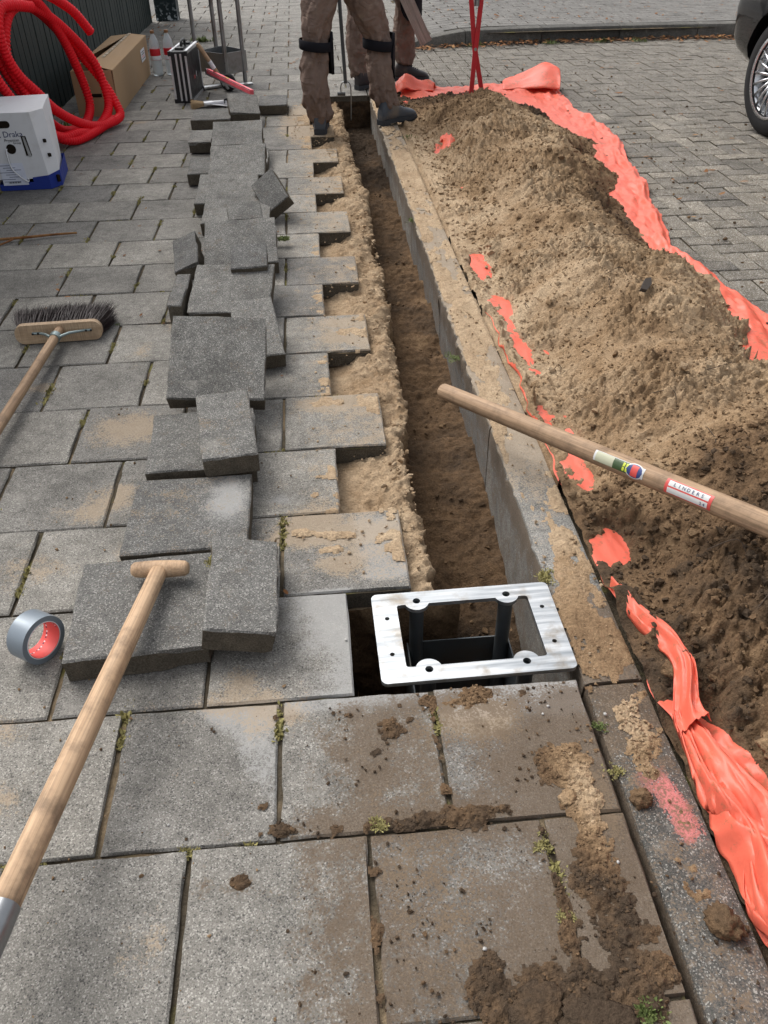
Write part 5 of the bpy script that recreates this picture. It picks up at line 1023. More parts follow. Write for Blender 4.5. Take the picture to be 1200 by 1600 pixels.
def body(name, parent, chains, matf, mats, seed, hem, voxel=.011):
    m = MB()
    for c in chains:
        V, F = loft_rings(dense(c)); m.add(V, F)
    me = fmesh('tmp', m.v, m.f, True); t = bpy.data.objects.new('tmp', me); COL.objects.link(t)
    bm = bmesh.new(); bm.from_mesh(me); bmesh.ops.recalc_face_normals(bm, faces=bm.faces); bm.to_mesh(me); bm.free()
    r = t.modifiers.new('r', 'REMESH'); r.mode = 'VOXEL'; r.voxel_size = voxel; r.use_smooth_shade = True
    sm = t.modifiers.new('s', 'SMOOTH'); sm.factor = .5; sm.iterations = 6
    me2 = bpy.data.meshes.new_from_object(t.evaluated_get(bpy.context.evaluated_depsgraph_get())); bpy.data.objects.remove(t)
    nv = len(me2.vertices); co = np.zeros(nv * 3); me2.vertices.foreach_get('co', co); co = co.reshape(-1, 3); no = np.zeros(nv * 3); me2.vertex_normals.foreach_get('vector', no); no = no.reshape(-1, 3)
    X, Y, Z = co.T; s = seed * 10
    ph = np.arctan2(no[:, 1], no[:, 0])
    wr = fbm(ph * 1.1 + Z * 3 + s, Z * 11 + 2.2 * np.sin(ph + s), seed, 3) - .5; wr2 = np.abs(fbm(ph * 1.6 - Z * 7, Z * 8 + ph * 1.5 + s, seed + 4, 3) - .5) * 2
    knee = np.exp(-((Z - .50) / .12) ** 2); ank = np.exp(-((Z - .16) / .09) ** 2)
    amp = (.026 + .020 * knee + .034 * ank) * (Z < 1.0) + .012 * (Z >= 1.0) * (Z < 1.48)
    co = co + no * (amp * (wr * 1.3 - .5 * (.5 - wr2)))[:, None]
    me2.vertices.foreach_set('co', co.ravel()); me2.update(); me2.name = name; me2.materials.clear()
    o = link(name, me2, parent, mats); c = np.zeros(len(me2.polygons) * 3); me2.polygons.foreach_get('center', c); c = c.reshape(-1, 3); me2.polygons.foreach_set('material_index', matf(c).astype(np.int32)); me2.polygons.foreach_set('use_smooth', [True] * len(me2.polygons)); return o
def boot(parent, heel, toe, mat, z=0.0, h=.155):
    """boot from heel to toe, its sole a sub-part"""
    a = Vector((*heel, z)); b = Vector((*toe, z)); d = b - a; L_ = d.length; x_ = d.normalized(); y_ = Vector((0, 0, 1)).cross(x_)
    prof = [(0.00, .030, .060), (.02, .037, .110), (.08, .041, h), (.22, .043, h), (.36, .042, h * .95), (.44, .043, .120), (.55, .047, .098), (.70, .052, .082), (.84, .050, .072), (.94, .038, .058), (1.0, .018, .038)]
    n = 18; V = []; F = []
    for t_, w_, h_ in prof:
        c = a + x_ * (t_ * L_)
        for j in range(n):
            th = 2 * math.pi * j / n; cx = math.cos(th); sz = math.sin(th); e_ = .72
            px = w_ * math.copysign(abs(cx) ** e_, cx); pz = .018 + (h_ - .018) * (.5 + .5 * math.copysign(abs(sz) ** (.75 if sz < 0 else 1.0), sz)); sh_ = 1 - .12 * max(0, (pz - .07) / .09) if t_ < .45 else 1.0
            V.append((c + y_ * px * sh_ + Vector((0, 0, pz)))[:])
    for i in range(len(prof) - 1):
        for j in range(n): j2 = (j + 1) % n; F.append((i * n + j, i * n + j2, (i + 1) * n + j2, (i + 1) * n + j))
    F.append(tuple(range(n))[::-1]); F.append(tuple((len(prof) - 1) * n + j for j in range(n)))
    bo = link('boot', fmesh('boot', V, F, True), parent, mat); sb = bo.modifiers.new('s', 'SUBSURF'); sb.levels = 1; sb.render_levels = 1
    out = [(-.012, .0), (-.008, .028), (.02, .040), (.18, .043), (.40, .041), (.58, .050), (.74, .056), (.88, .053), (.97, .036), (1.015, .0)]
    poly = [(t_ * L_, w_) for t_, w_ in out] + [(t_ * L_, -w_) for t_, w_ in out[-2:0:-1]]
    M = Matrix(((x_.x, y_.x, 0, a.x), (x_.y, y_.y, 0, a.y), (0, 0, 1, a.z), (0, 0, 0, 1)))
    MB().prism(poly[::-1], .010, .032, M).prism([(t_ * L_, w_) for t_, w_ in out[:4]] + [(t_ * L_, -w_) for t_, w_ in out[3:0:-1]], .0, .012, M).prism([(q[0] * .62 + .38 * .75 * L_ if q[0] > .4 * L_ else .45 * L_, q[1] * .96) for q in poly][::-1], .002, .011, M).build('sole', M_SOLE, bo)
    m = MB()
    for q in range(5):
        t_ = .44 + q * .055; hh_ = float(np.interp(t_, [.36, .44, .55, .70], [h * .95, .120, .098, .082])) + .002; c = a + x_ * (t_ * L_) + Vector((0, 0, hh_)); m.tube([tuple(c - y_ * .022 - Vector((0, 0, .006))), tuple(c + x_ * .006), tuple(c + y_ * .022 - Vector((0, 0, .006)))], .0030, 6)
    m.build('laces', M_CLOTHK, bo, True); return bo
def hand(m, wrist, d, curl_ax, side):
    """palm, four fingers closed round a bar and a thumb from the palm side"""
    w_ = Vector(wrist); d = Vector(d).normalized(); ax = Vector(curl_ax).normalized(); up = d.cross(ax).normalized()
    m.append([(w_[:], .026, .021), ((w_ + d * .04)[:], .036, .019), ((w_ + d * .085)[:], .038, .017), ((w_ + d * .10)[:], .030, .014)])
    for i_, l_ in enumerate((.040, .046, .043, .034)):
        o_ = w_ + d * .088 + ax * ((i_ - 1.5) * .0195); p1 = o_ + d * l_ * .55; p2 = p1 + d * l_ * .25 + up * side * l_ * .55; p3 = p2 - d * l_ * .35 + up * side * l_ * .40
        m.append([(o_[:], .0105, .0105), (p1[:], .0098, .0098), (p2[:], .0092, .0092), (p3[:], .0078, .0078)])
    o_ = w_ + d * .03 + ax * -.030; p1 = o_ + d * .03 - ax * .018; p2 = p1 + d * .028 + up * side * .02; m.append([(o_[:], .013, .013), (p1[:], .0115, .0115), (p2[:], .009, .009)])

def strap(parent, c, rx, ry, z0, z1, tiltx=0.0):
    V = []; n = 28
    for i_, (z_, e_) in enumerate(((z0, 1.0), (z0 + .004, 1.045), (z1 - .004, 1.045), (z1, 1.0))):
        for j in range(n): th = 2 * math.pi * j / n; V.append((c[0] + rx * e_ * math.cos(th), c[1] + ry * e_ * math.sin(th), z_ + tiltx * math.cos(th)))
    F = [(i_ * n + j, i_ * n + (j + 1) % n, (i_ + 1) * n + (j + 1) % n, (i_ + 1) * n + j) for i_ in range(3) for j in range(n)]
    return link('knee_strap', fmesh('knee_strap', V, F, True), parent, M_CLOTHK)
def pad(parent, c, r, az, z0, z1, hw=.06):
    """curved knee pad on the front of a knee"""
    V = []; n = 10; k_ = 9
    for lay in (1.0, 1.16):
        for i_ in range(k_):
            z_ = z0 + (z1 - z0) * i_ / (k_ - 1); e_ = math.sin(math.pi * (i_ + .6) / (k_ + .2)) ** .4
            for j in range(n + 1): th = az + (j / n - .5) * 2.1 * e_; V.append((c[0] + r * lay * math.cos(th), c[1] + r * lay * math.sin(th), z_))
    F = [tuple(f) for f in gridf(k_, n + 1)] + [tuple(f)[::-1] for f in gridf(k_, n + 1, k_ * (n + 1))]
    b = k_ * (n + 1); ring = list(range(n + 1)) + [i_ * (n + 1) + n for i_ in range(1, k_)] + [(k_ - 1) * (n + 1) + j for j in range(n - 1, -1, -1)] + [i_ * (n + 1) for i_ in range(k_ - 2, 0, -1)]
    F += [(ring[i_], ring[(i_ + 1) % len(ring)], ring[(i_ + 1) % len(ring)] + b, ring[i_] + b) for i_ in range(len(ring))]
    return link('knee_pad', fmesh('knee_pad', V, F, True), parent, M_CLOTHK)
def mat_by_height(waist, neck):
    def f(c): return np.where(c[:, 2] < waist, 0, np.where(c[:, 2] < neck, 1, 2))
    return f
# nearer worker: stands astride the trench, back to the camera, turned to the right
w1_ = empty('person', (.3, 5.75, 0)); tag(w1_, 'person in brown work trousers with black knee straps standing astride the trench', 'person')
o3 = Vector((-.3, -5.75, 0))
def sh3(c): return [((p[0] - .3, p[1] - 5.75, p[2]), a, b) for p, a, b in c]
legL = [((.090, 5.655, .075), .066, .072), ((.084, 5.650, .12), .078, .084), ((.072, 5.640, .25), .088, .098), ((.070, 5.640, .38), .090, .096), ((.080, 5.645, .47), .078, .086), ((.086, 5.650, .52), .080, .088), ((.100, 5.665, .62), .096, .106), ((.130, 5.690, .74), .112, .120), ((.175, 5.735, .88), .120, .125), ((.215, 5.765, .97), .110, .115)]
legR = [((.535, 5.835, .10), .066, .072), ((.530, 5.840, .14), .078, .084), ((.506, 5.855, .25), .086, .094), ((.492, 5.860, .36), .088, .094), ((.488, 5.865, .44), .078, .086), ((.482, 5.865, .49), .082, .090), ((.445, 5.85, .60), .100, .108), ((.395, 5.83, .72), .114, .120), ((.345, 5.80, .87), .120, .125), ((.315, 5.78, .97), .110, .115)]
torso = [((.265, 5.77, .90), .165, .125), ((.265, 5.775, 1.0), .165, .125), ((.27, 5.81, 1.12), .155, .115), ((.28, 5.87, 1.28), .185, .125), ((.285, 5.93, 1.42), .205, .12), ((.29, 5.955, 1.49), .13, .09), ((.292, 5.97, 1.53), .062, .062), ((.295, 5.985, 1.60), .060, .062)]
head = [((.297, 6.0, 1.58), .055, .06), ((.30, 6.005, 1.63), .072, .085), ((.30, 6.005, 1.70), .078, .098), ((.30, 6.0, 1.77), .072, .090), ((.30, 6.0, 1.815), .035, .045)]
armL = [((.105, 5.93, 1.43), .07, .07), ((.06, 6.0, 1.28), .058, .058), ((.09, 6.10, 1.14), .048, .048), ((.20, 6.24, 1.10), .036, .036)]
armR = [((.465, 5.93, 1.43), .07, .07), ((.50, 6.0, 1.28), .058, .058), ((.46, 6.12, 1.14), .048, .048), ((.34, 6.26, 1.10), .036, .036)]
hands = []; hand(hands, (.185, 6.235, 1.10), (1, .55, 0), (0, 0, 1), 1); hand(hands, (.355, 6.255, 1.02), (-1, .4, 0), (0, 0, 1), -1)
armR[-1] = ((.355, 6.255, 1.02), .034, .034)
def mf1(c):
    m_ = np.where(c[:, 2] < .99, 0, np.where(c[:, 2] < 1.535, 1, 2)); hx = c[:, 0] + .3; hy = c[:, 1] + 5.75; return np.where((hy > 6.215) & (c[:, 2] > .9) & (c[:, 2] < 1.25), 2, m_)
body('body', w1_, [sh3(c) for c in [legL, legR, torso, head, armL, armR] + hands], mf1, [M_TROUSER, M_JACKET, M_SKIN], 3, None, .010)
bt = [boot(w1_, (.086 - .3, 5.58 - 5.75), (.100 - .3, 5.87 - 5.75), M_BOOT, .001, .15), boot(w1_, (.485 - .3, 5.765 - 5.75), (.735 - .3, 5.945 - 5.75), M_BOOT, .004, .15)]
strap(w1_, (.084 - .3, 5.648 - 5.75), .094, .100, .468, .522, -.01); strap(w1_, (.486 - .3, 5.866 - 5.75), .094, .100, .430, .490, -.012)
pad(w1_, (.084 - .3, 5.648 - 5.75), .096, R_(38), .33, .56); pad(w1_, (.486 - .3, 5.866 - 5.75), .094, R_(25), .26, .52)
# farther worker: facing right, behind the first
w2_ = empty('person', (.65, 7.15, 0)); tag(w2_, 'person in brown trousers with black thigh pocket standing behind the trench end', 'person')
def sh4(c): return [((p[0] - .65, p[1] - 7.15, p[2]), a, b) for p, a, b in c]
legL = [((.435, 7.00, .08), .066, .070), ((.432, 7.0, .13), .080, .082), ((.424, 7.0, .25), .088, .088), ((.425, 7.0, .36), .086, .088), ((.432, 7.005, .48), .080, .084), ((.460, 7.02, .62), .096, .100), ((.52, 7.07, .80), .112, .114), ((.59, 7.12, .96), .105, .11)]
legR = [((.815, 7.36, .10), .066, .070), ((.818, 7.36, .14), .080, .082), ((.816, 7.36, .25), .090, .090), ((.822, 7.36, .36), .090, .092), ((.832, 7.355, .48), .084, .088), ((.835, 7.345, .60), .100, .100), ((.80, 7.30, .78), .114, .114), ((.73, 7.22, .96), .105, .11)]
torso = [((.66, 7.17, .90), .15, .16), ((.66, 7.17, 1.0), .14, .16), ((.68, 7.18, 1.12), .125, .155), ((.70, 7.18, 1.28), .13, .185), ((.715, 7.18, 1.42), .12, .205), ((.72, 7.18, 1.49), .09, .13), ((.725, 7.18, 1.53), .062, .062), ((.735, 7.18, 1.60), .06, .06)]
head = [((.745, 7.18, 1.58), .06, .055), ((.755, 7.18, 1.63), .085, .072), ((.755, 7.18, 1.70), .098, .078), ((.75, 7.18, 1.77), .090, .072), ((.75, 7.18, 1.815), .045, .035)]
armL = [((.71, 7.37, 1.43), .07, .07), ((.74, 7.44, 1.25), .058, .058), ((.80, 7.40, 1.08), .048, .048), ((.84, 7.30, .98), .035, .035)]
armR = [((.71, 6.99, 1.43), .07, .07), ((.72, 6.92, 1.25), .058, .058), ((.75, 6.98, 1.05), .048, .048), ((.77, 7.08, .90), .035, .035)]
hands = []; hand(hands, (.765, 7.075, .905), (.2, 1, -.3), (.3, 0, 1), 1); hand(hands, (.84, 7.30, .98), (-.3, -1, -.3), (.3, 0, 1), -1)
def mf2(c):
    m_ = np.where(c[:, 2] < .99, 0, np.where(c[:, 2] < 1.535, 1, 2)); hx = c[:, 0] + .65; hy = c[:, 1] + 7.15
    return np.where((hx > .745) & (c[:, 2] > .84) & (c[:, 2] < 1.03) & (hy > 7.06) & (hy < 7.30), 2, m_)
body('body', w2_, [sh4(c) for c in [legL, legR, torso, head, armL, armR] + hands], mf2, [M_TROUSER, M_JACKET, M_SKIN], 6, None, .010)
boot(w2_, (.405 - .65, 6.94 - 7.15), (.60 - .65, 7.06 - 7.15), M_BOOT2, .001, .14); boot(w2_, (.74 - .65, 7.36 - 7.15), (1.02 - .65, 7.33 - 7.15), M_BOOT2, ROAD + .003, .14)
pad(w2_, (.835 - .65, 7.345 - 7.15), .106, R_(-60), .42, .66); pad(w2_, (.432 - .65, 7.005 - 7.15), .098, R_(0), .40, .58)
for pw, hp, az in ((w1_, (.30 - .3, 6.0 - 5.75, 1.72), 70), (w2_, (.752 - .65, 7.18 - 7.15, 1.72), 0)):
    V = []; F = []; n = 20   # hair cap with ears, eyes and nose on the side the head faces
    for i_ in range(8):
        e_ = math.pi * .5 * i_ / 7
        for j in range(n):
            th = 2 * math.pi * j / n; dz = .095 * math.sin(e_) - .035 * max(0, -math.cos(th - R_(az))) + .03 * max(0, math.cos(th - R_(az))) * (1 - i_ / 7); r_ = .098 * math.cos(e_) + .001; V.append((hp[0] + r_ * .92 * math.cos(th), hp[1] + r_ * .92 * math.sin(th), hp[2] + dz + .012))
    F = [(i_ * n + j, i_ * n + (j + 1) % n, (i_ + 1) * n + (j + 1) % n, (i_ + 1) * n + j) for i_ in range(7) for j in range(n)]; link('hair', fmesh('hair', V, F, True), pw, M_HAIR)
    fx, fy = math.cos(R_(az)), math.sin(R_(az)); m = MB(); m.tube([(hp[0] + fx * .085, hp[1] + fy * .085, hp[2] + .005), (hp[0] + fx * .105, hp[1] + fy * .105, hp[2] - .03), (hp[0] + fx * .088, hp[1] + fy * .088, hp[2] - .042)], [.007, .013, .009], 8); m.build('nose', M_SKIN, pw, True)
    for s in (-1, 1):
        MB().lathe([(.002, -.008), (.009, -.004), (.009, .004), (.002, .008)], (hp[0] + fx * .083 - s * fy * .030, hp[1] + fy * .083 + s * fx * .030, hp[2] + .002), 10, axis=(fx, fy, 0)).build('eye', M_INKK, pw, True)
        MB().lathe([(.008, -.006), (.024, -.002), (.024, .003), (.010, .008)], (hp[0] - s * fy * .078, hp[1] + s * fx * .078, hp[2] - .012), 12, axis=(-s * fy, s * fx, 0)).build('ear', M_SKIN, pw, True)
# steel digging rod held by the nearer worker
rd = empty('digging_rod', (.291, 6.30, .165)); tag(rd, 'slim dark steel rod with forked hook between the two people', 'rod')
MB().tube([(0, 0, 0), (-.022, 0, .50), (-.045, 0, 1.05)], .0125, 12).build('shaft', M_POST, rd, True, 50)
MB().tube(spline([(-.034, 0, -.075), (-.034, 0, -.02), (-.018, 0, .008), (.01, 0, .010), (.032, 0, -.012), (.036, 0, -.10), (.030, 0, -.24)], 6), .0042, 8).build('fork', M_STEEL, rd, True); MB().tube([(-.060, 0, -.066), (-.004, 0, -.066)], .013, 10).build('stop', M_POST, rd, True, 50)
MB().tube([(-.16, 0, 1.06), (.07, 0, 1.06)], .014, 12).build('cross_grip', M_BLACK, rd, True, 50)
# plank held by the farther worker
PLR = 0
pl, L = local('wooden_plank', (.965, 7.12, .285), (.70, 7.10, .78)); tag(pl, 'grey weathered plank held aslant by the person behind', 'plank')
m = MB(); m.box((0, 0, (L + .5) / 2), (.022, .095, L + .5), bev=.002); m.build('board', M_PLANK, pl); MB().box((0, .0, .004), (.0225, .0955, .01)).build('end_grain', M_PLANK, pl); pl.rotation_quaternion = pl.rotation_quaternion @ Euler((0, 0, R_(PLR))).to_quaternion()

# ------------------------------------------------------------------ parked car, right edge
car = empty('parked_car', (2.82, 5.27, ROAD), (0, 0, R_(-86))); tag(car, 'black parked car with silver multi-spoke wheel at the right edge', 'car')
CL, CW = 4.3, 1.78
def car_section(x):
    e = x + .80; k0 = ss(0, .34, e); k1 = ss(0, .55, CL - e); inset = .30 * (1 - k0) ** 2 + .25 * (1 - float(k1)) ** 2
    b = float(np.interp(x, [-.80, -.66, -.40, .2, 3.3, 3.76], [.42, .36, .28, .20, .20, .30])); t = float(np.interp(x, [-.80, -.72, -.4, 3.0, 3.6, 3.76], [.66, .90, .99, .93, .78, .60])); return b, t, float(inset)
xs = np.concatenate([np.linspace(-.80, -.1, 20), np.linspace(0, 3.2, 22), np.linspace(3.25, 3.76, 10)]); V = []; nsec = 28
for x in xs:
    b, t, ins = car_section(x); hw = CW / 2 - ins * .9; zc = (b + t) / 2; hz = (t - b) / 2
    for j in range(nsec):
        th = 2 * math.pi * j / nsec; cx, sz = math.cos(th), math.sin(th); yy_ = hw * math.copysign(abs(cx) ** .30, cx) * (1 - .05 * (sz < 0) * abs(sz) - .06 * max(0, sz)); V.append((x, CW / 2 + yy_, zc + hz * math.copysign(abs(sz) ** .45, sz)))
F = [(i_ * nsec + j, (i_ + 1) * nsec + j, (i_ + 1) * nsec + (j + 1) % nsec, i_ * nsec + (j + 1) % nsec) for i_ in range(len(xs) - 1) for j in range(nsec)] + [tuple(range(nsec)), tuple((len(xs) - 1) * nsec + j for j in range(nsec))[::-1]]
tb = bpy.data.objects.new('tmp', fmesh('tmp', V, F, True)); COL.objects.link(tb); 
bm = bmesh.new(); bm.from_mesh(tb.data); bmesh.ops.recalc_face_normals(bm, faces=bm.faces); bm.to_mesh(tb.data); bm.free()
cut = MB()
for wx in (0.0, 2.60):
    for wy in (-.05, CW + .05 - .34): cut.lathe([(.375, 0), (.375, .34)], (wx, wy + .34, .325), 40, axis=(0, -1, 0))
co_ = bpy.data.objects.new('tmpc', fmesh('tmpc', cut.v, cut.f, False)); COL.objects.link(co_); 
bm = bmesh.new(); bm.from_mesh(co_.data); bmesh.ops.recalc_face_normals(bm, faces=bm.faces); bm.to_mesh(co_.data); bm.free()
bo_ = tb.modifiers.new('b', 'BOOLEAN'); bo_.object = co_; bo_.operation = 'DIFFERENCE'; bo_.solver = 'EXACT'; bpy.context.view_layer.update()
me = bpy.data.meshes.new_from_object(tb.evaluated_get(bpy.context.evaluated_depsgraph_get())); bpy.data.objects.remove(tb); bpy.data.objects.remove(co_)
me.materials.clear(); me.name = 'car_body'; cbody = link('car_body', me, car, M_CARP); me.polygons.foreach_set('use_smooth', [True] * len(me.polygons)); me.set_sharp_from_angle(angle=R_(40))
gh = MB(); P0 = [(-.50, .97), (.25, 1.40), (1.75, 1.42), (2.55, .94)]; V = [(x, .13, z) if z < 1.1 else (x, .26, z) for x, z in P0] + [(x, CW - .13, z) if z < 1.1 else (x, CW - .26, z) for x, z in P0]
gh.add(V, [(0, 1, 2, 3), (7, 6, 5, 4), (0, 4, 5, 1), (1, 5, 6, 2), (2, 6, 7, 3), (3, 7, 4, 0)]); gh.build('cabin', M_GLASS, car)
MB().box((1.0, CW / 2, 1.425), (1.5, CW - .52, .03), bev=.012).build('roof', M_CARP, car)
M_LAMP = simple('tail_lamp', (.30, .01, .012), .15, .6); MB().box((-.68, .24, .86), (.08, .16, .10), (0, 0, R_(35)), bev=.02).build('tail_lamp', M_LAMP, car); MB().box((-.68, CW - .24, .86), (.08, .16, .10), (0, 0, R_(-35)), bev=.02).build('tail_lamp', M_LAMP, car)
def wheel(wx, wy, face):
    wh = MB().lathe([(.215, -.10), (.250, -.108), (.300, -.104), (.322, -.085), (.330, -.05), (.331, .05), (.322, .085), (.300, .104), (.250, .108), (.215, .10), (.215, -.10)], (0, 0, 0), 56, axis=(0, 1, 0), caps=False).build('tyre', M_RUBBER, car, True, 40); wh.location = (wx, wy, .331)
    n = 56; V = []; F = []
    for r_, z_ in ((.219, face * .102), (.236, face * .107), (.232, face * .096), (.214, face * .088), (.206, face * .02), (.20, -face * .06)):
        for j in range(n): a_ = 2 * math.pi * j / n; V.append((r_ * math.cos(a_), z_, r_ * math.sin(a_)))
    F = [(i_ * n + j, i_ * n + (j + 1) % n, (i_ + 1) * n + (j + 1) % n, (i_ + 1) * n + j) for i_ in range(5) for j in range(n)]
    rim = link('rim', fmesh('rim', V, F, True), car, M_RIM); rim.location = (wx, wy, .331); m = MB()
    for s in range(20):
        a_ = 2 * math.pi * s / 20; m.tube([(.055 * math.cos(a_), face * .078, .055 * math.sin(a_)), (.13 * math.cos(a_), face * .090, .13 * math.sin(a_)), (.214 * math.cos(a_ + .03), face * .088, .214 * math.sin(a_ + .03))], [.0105, .0075, .0095], 8)
    m.build('spokes', M_RIM, rim, True); hb_ = MB().lathe([(.075, -.01), (.072, .006), (.035, .014), (.002, .015)], (0, face * .078, 0), 30, axis=(0, face, 0)).build('hub', M_RIM, rim, True, 40); m = MB()
    for s in range(5): a_ = 2 * math.pi * s / 5 + .3; m.lathe([(.009, -.004), (.009, .016)], (.052 * math.cos(a_), face * .080, .052 * math.sin(a_)), 10, axis=(0, face, 0))
    m.build('wheel_nuts', M_BLACK, rim, True, 40); MB().lathe([(.185, -.01), (.185, .01)], (0, face * .02, 0), 40, axis=(0, face, 0)).build('brake_disc', M_POST, rim, True, 40)
wheel(0.0, .125, -1); wheel(2.60, .125, -1); wheel(0.0, CW - .125, 1); wheel(2.60, CW - .125, 1)

# ------------------------------------------------------------------ moss, weeds, leaves, twig, pebbles
def tufts(name, P, size, n_leaf, mat, parent=None, up=.8, wid=.38, seed=1):
    g = np.random.default_rng(seed); V = []; F = []
    for (x, y, z), s in zip(P, size):
        for i_ in range(n_leaf):
            a_ = g.uniform(0, 6.283); t_ = g.uniform(.15, 1) ; l_ = s * g.uniform(.45, 1); bx = x + g.normal(0, s * .30); by = y + g.normal(0, s * .30); d = np.array([math.cos(a_) * (1 - up * t_), math.sin(a_) * (1 - up * t_), up * t_ + .15]); d /= np.linalg.norm(d); sd_ = np.array([-math.sin(a_), math.cos(a_), 0]) * l_ * wid * .5
            o_ = np.array([bx, by, z]); b = len(V); V += [o_ - sd_ * .3, o_ + d * l_ * .55 - sd_, o_ + d * l_, o_ + d * l_ * .55 + sd_]; F.append((b, b + 1, b + 2, b + 3))
    return link(name, fmesh(name, np.array(V), F, False), parent, mat)
# moss in the open joints
g = np.random.default_rng(5); MP = []; MS = []
for n in range(-2, 22):
    tl, right = row_tiles(n)
    for (a_, b_, ya, yb) in tl:
        dens = .95 if a_ < -.40 else .45
        if g.uniform() < dens:
            c0 = ya + g.uniform(0, .25); ln = g.uniform(.02, .14)
            for q in range(int(10 + ln * 190)): MP.append((a_ + g.normal(0, .004), c0 + g.uniform(0, ln), -.007)); MS.append(g.uniform(.007, .018))
        if g.uniform() < .30 * (1 if a_ < -.3 else .3):
            c0 = a_ + g.uniform(0, .25); ln = g.uniform(.02, .12)
            for q in range(int(4 + ln * 90)): MP.append((c0 + g.uniform(0, ln), ya + g.normal(0, .003), -.007)); MS.append(g.uniform(.006, .013))
o = tufts('joint_moss', MP, MS, 7, M_MOSS, None, .8, .5, 3); tag(o, 'yellow-green moss growing in the joints between paving tiles', 'moss', kind='stuff')
def weed(c, r, n, mat, label, seed, up=.75, name='weed_tuft', wid=.42):
    g = np.random.default_rng(seed); P = [(g.normal(0, r * .55), g.normal(0, r * .45), 0) for i_ in range(n)]; o = tufts('leaves', P, [r * g.uniform(.35, .75) for i_ in range(n)], 9, mat, None, up, wid, seed); e = empty(name, c); o.parent = e; tag(e, label, 'weed'); return e
weed((.405, .437, .002), .020, 34, M_WEED, 'green weed tuft at the bottom edge beside the kerb', 1); weed((-.281, .750, -.006), .016, 30, M_MOSS, 'pale moss tuft in the joint below the spade handle', 2, .7, 'moss_tuft')
weed((.489, .830, -.004), .014, 26, M_MOSS, 'small pale tuft at the kerb beside the pink paint', 3, .7, 'moss_tuft'); weed((.488, .930, -.004), .012, 22, M_WEED, 'small green tuft at the kerb joint below the steel frame', 4, .9)
weed((-.265, 1.372, .098), .016, 30, M_MOSS, 'pale moss tuft stuck on the edge of the propped half tile', 5, .7, 'moss_tuft'); weed((.022, .585, -.006), .012, 40, M_MOSS, 'yellowish moss patch in the joint between the two nearest tiles', 6, .7, 'moss_tuft')
weed((.330, .585, .0), .012, 30, M_MOSS, 'yellow moss tuft amid spilled soil near the bottom right', 7, .7, 'moss_tuft'); weed((.318, .70, .0), .011, 30, M_MOSS, 'moss line in the soil-filled joint left of the tan sand', 8, .7, 'moss_tuft')
weed((.05, .762, .002), .014, 26, M_MOSS, 'moss tuft in the dirty joint in front of the steel frame', 9, .7, 'moss_tuft'); weed((.492, 1.36, -.006), .024, 34, M_MOSS, 'straggly moss on the kerb corner behind the steel frame', 10, .75, 'moss_tuft')
weed((-.140, 3.60, .03), .030, 40, M_WEED, 'bright green weed beside the leaning tiles', 11, .8); weed((.645, 5.45, -.01), .04, 14, M_WEED, 'green weed at the kerb beside the torn orange scrap', 12, .9, wid=.25)
weed((-.485, 3.90, .004), .026, 34, M_MOSS, 'yellow moss clump left of the wide flat tile', 13, .6, 'moss_tuft'); weed((-1.02, 9.6, .0), .08, 22, M_WEED, 'green weed growing between far tiles behind the bottles', 14, .6)
weed((-.745, 2.86, -.006), .016, 22, M_WEED, 'small green tuft in the joint right of the broom', 15, .8); weed((-1.60, 5.95, 0), .09, 14, M_WEED, 'dark weed at the fence foot inside the conduit coil', 16, .9, wid=.18)
weed((.484, 2.55, -.05), .030, 30, M_WEED, 'grass sprouting from the kerb face inside the trench', 17, .6, wid=.2); weed((.484, 3.95, -.03), .030, 24, M_WEED, 'small plant on the kerb edge near the far trench', 18, .6, wid=.25)
for i_, (x_, y_) in enumerate(((1.70, 8.98), (2.45, 9.02), (3.0, 9.04), (3.35, 9.0))): weed((x_, y_, ROAD), .07, 20, M_WEED, ['grass tuft at the far kerb just right of the red tongs', 'grass tuft at the middle of the far kerb', 'largest grass tuft at the foot of the far kerb', 'grass tuft at the far kerb nearest the car'][i_], 30 + i_, .9, wid=.16)
# dead leaves
def leaves(name, pts, size, seed, parent=None):
    g = np.random.default_rng(seed); V = []; F = []
    for (x, y, z), s in zip(pts, size):
        a_ = g.uniform(0, 6.283); c_, s_ = math.cos(a_), math.sin(a_); cur = g.uniform(-.3, .5); tl_ = g.uniform(-.25, .25); b = len(V)
        for u_, v_ in ((-1, 0), (-.35, .45), (.45, .38), (1, 0), (.45, -.38), (-.35, -.45), (0, 0)):
            V.append((x + s * (u_ * c_ - v_ * s_), y + s * (u_ * s_ + v_ * c_), z + s * (.12 + cur * (u_ * u_ + v_ * v_) * .6 + tl_ * u_)))
        F += [(b + 6, b + i_, b + (i_ + 1) % 6) for i_ in range(6)]
    return link(name, fmesh(name, np.array(V), F, False), parent, M_LEAF)
g = np.random.default_rng(77); LP = []; LS = []
for i_ in range(900): t_ = g.uniform(0, seg[-1]); p_ = kp(t_); LP.append((p_[0] + g.normal(0, .03), p_[1] - .02 - abs(g.normal(0, .10)), ROAD + .006 + g.uniform(0, .02))); LS.append(g.uniform(.012, .034))
for i_ in range(220): x_ = g.uniform(1.7, 5); LP.append((x_, g.uniform(3.0, 8.8), ROAD + .006)); LS.append(g.uniform(.008, .026))
for i_ in range(150): LP.append((g.uniform(-1.6, .3), g.uniform(6.8, 12.5), .005)); LS.append(g.uniform(.01, .03))
for i_ in range(160): LP.append((g.uniform(1.2, 5.2), g.uniform(9.35, 11.5), .105)); LS.append(g.uniform(.01, .034))
for i_ in range(60): LP.append((g.normal(-1.55, .1), g.uniform(8, 11), .005)); LS.append(g.uniform(.012, .03))
for i_ in range(60): LP.append((g.uniform(-1.4, -.1), g.uniform(1.6, 6), .004)); LS.append(g.uniform(.005, .012))
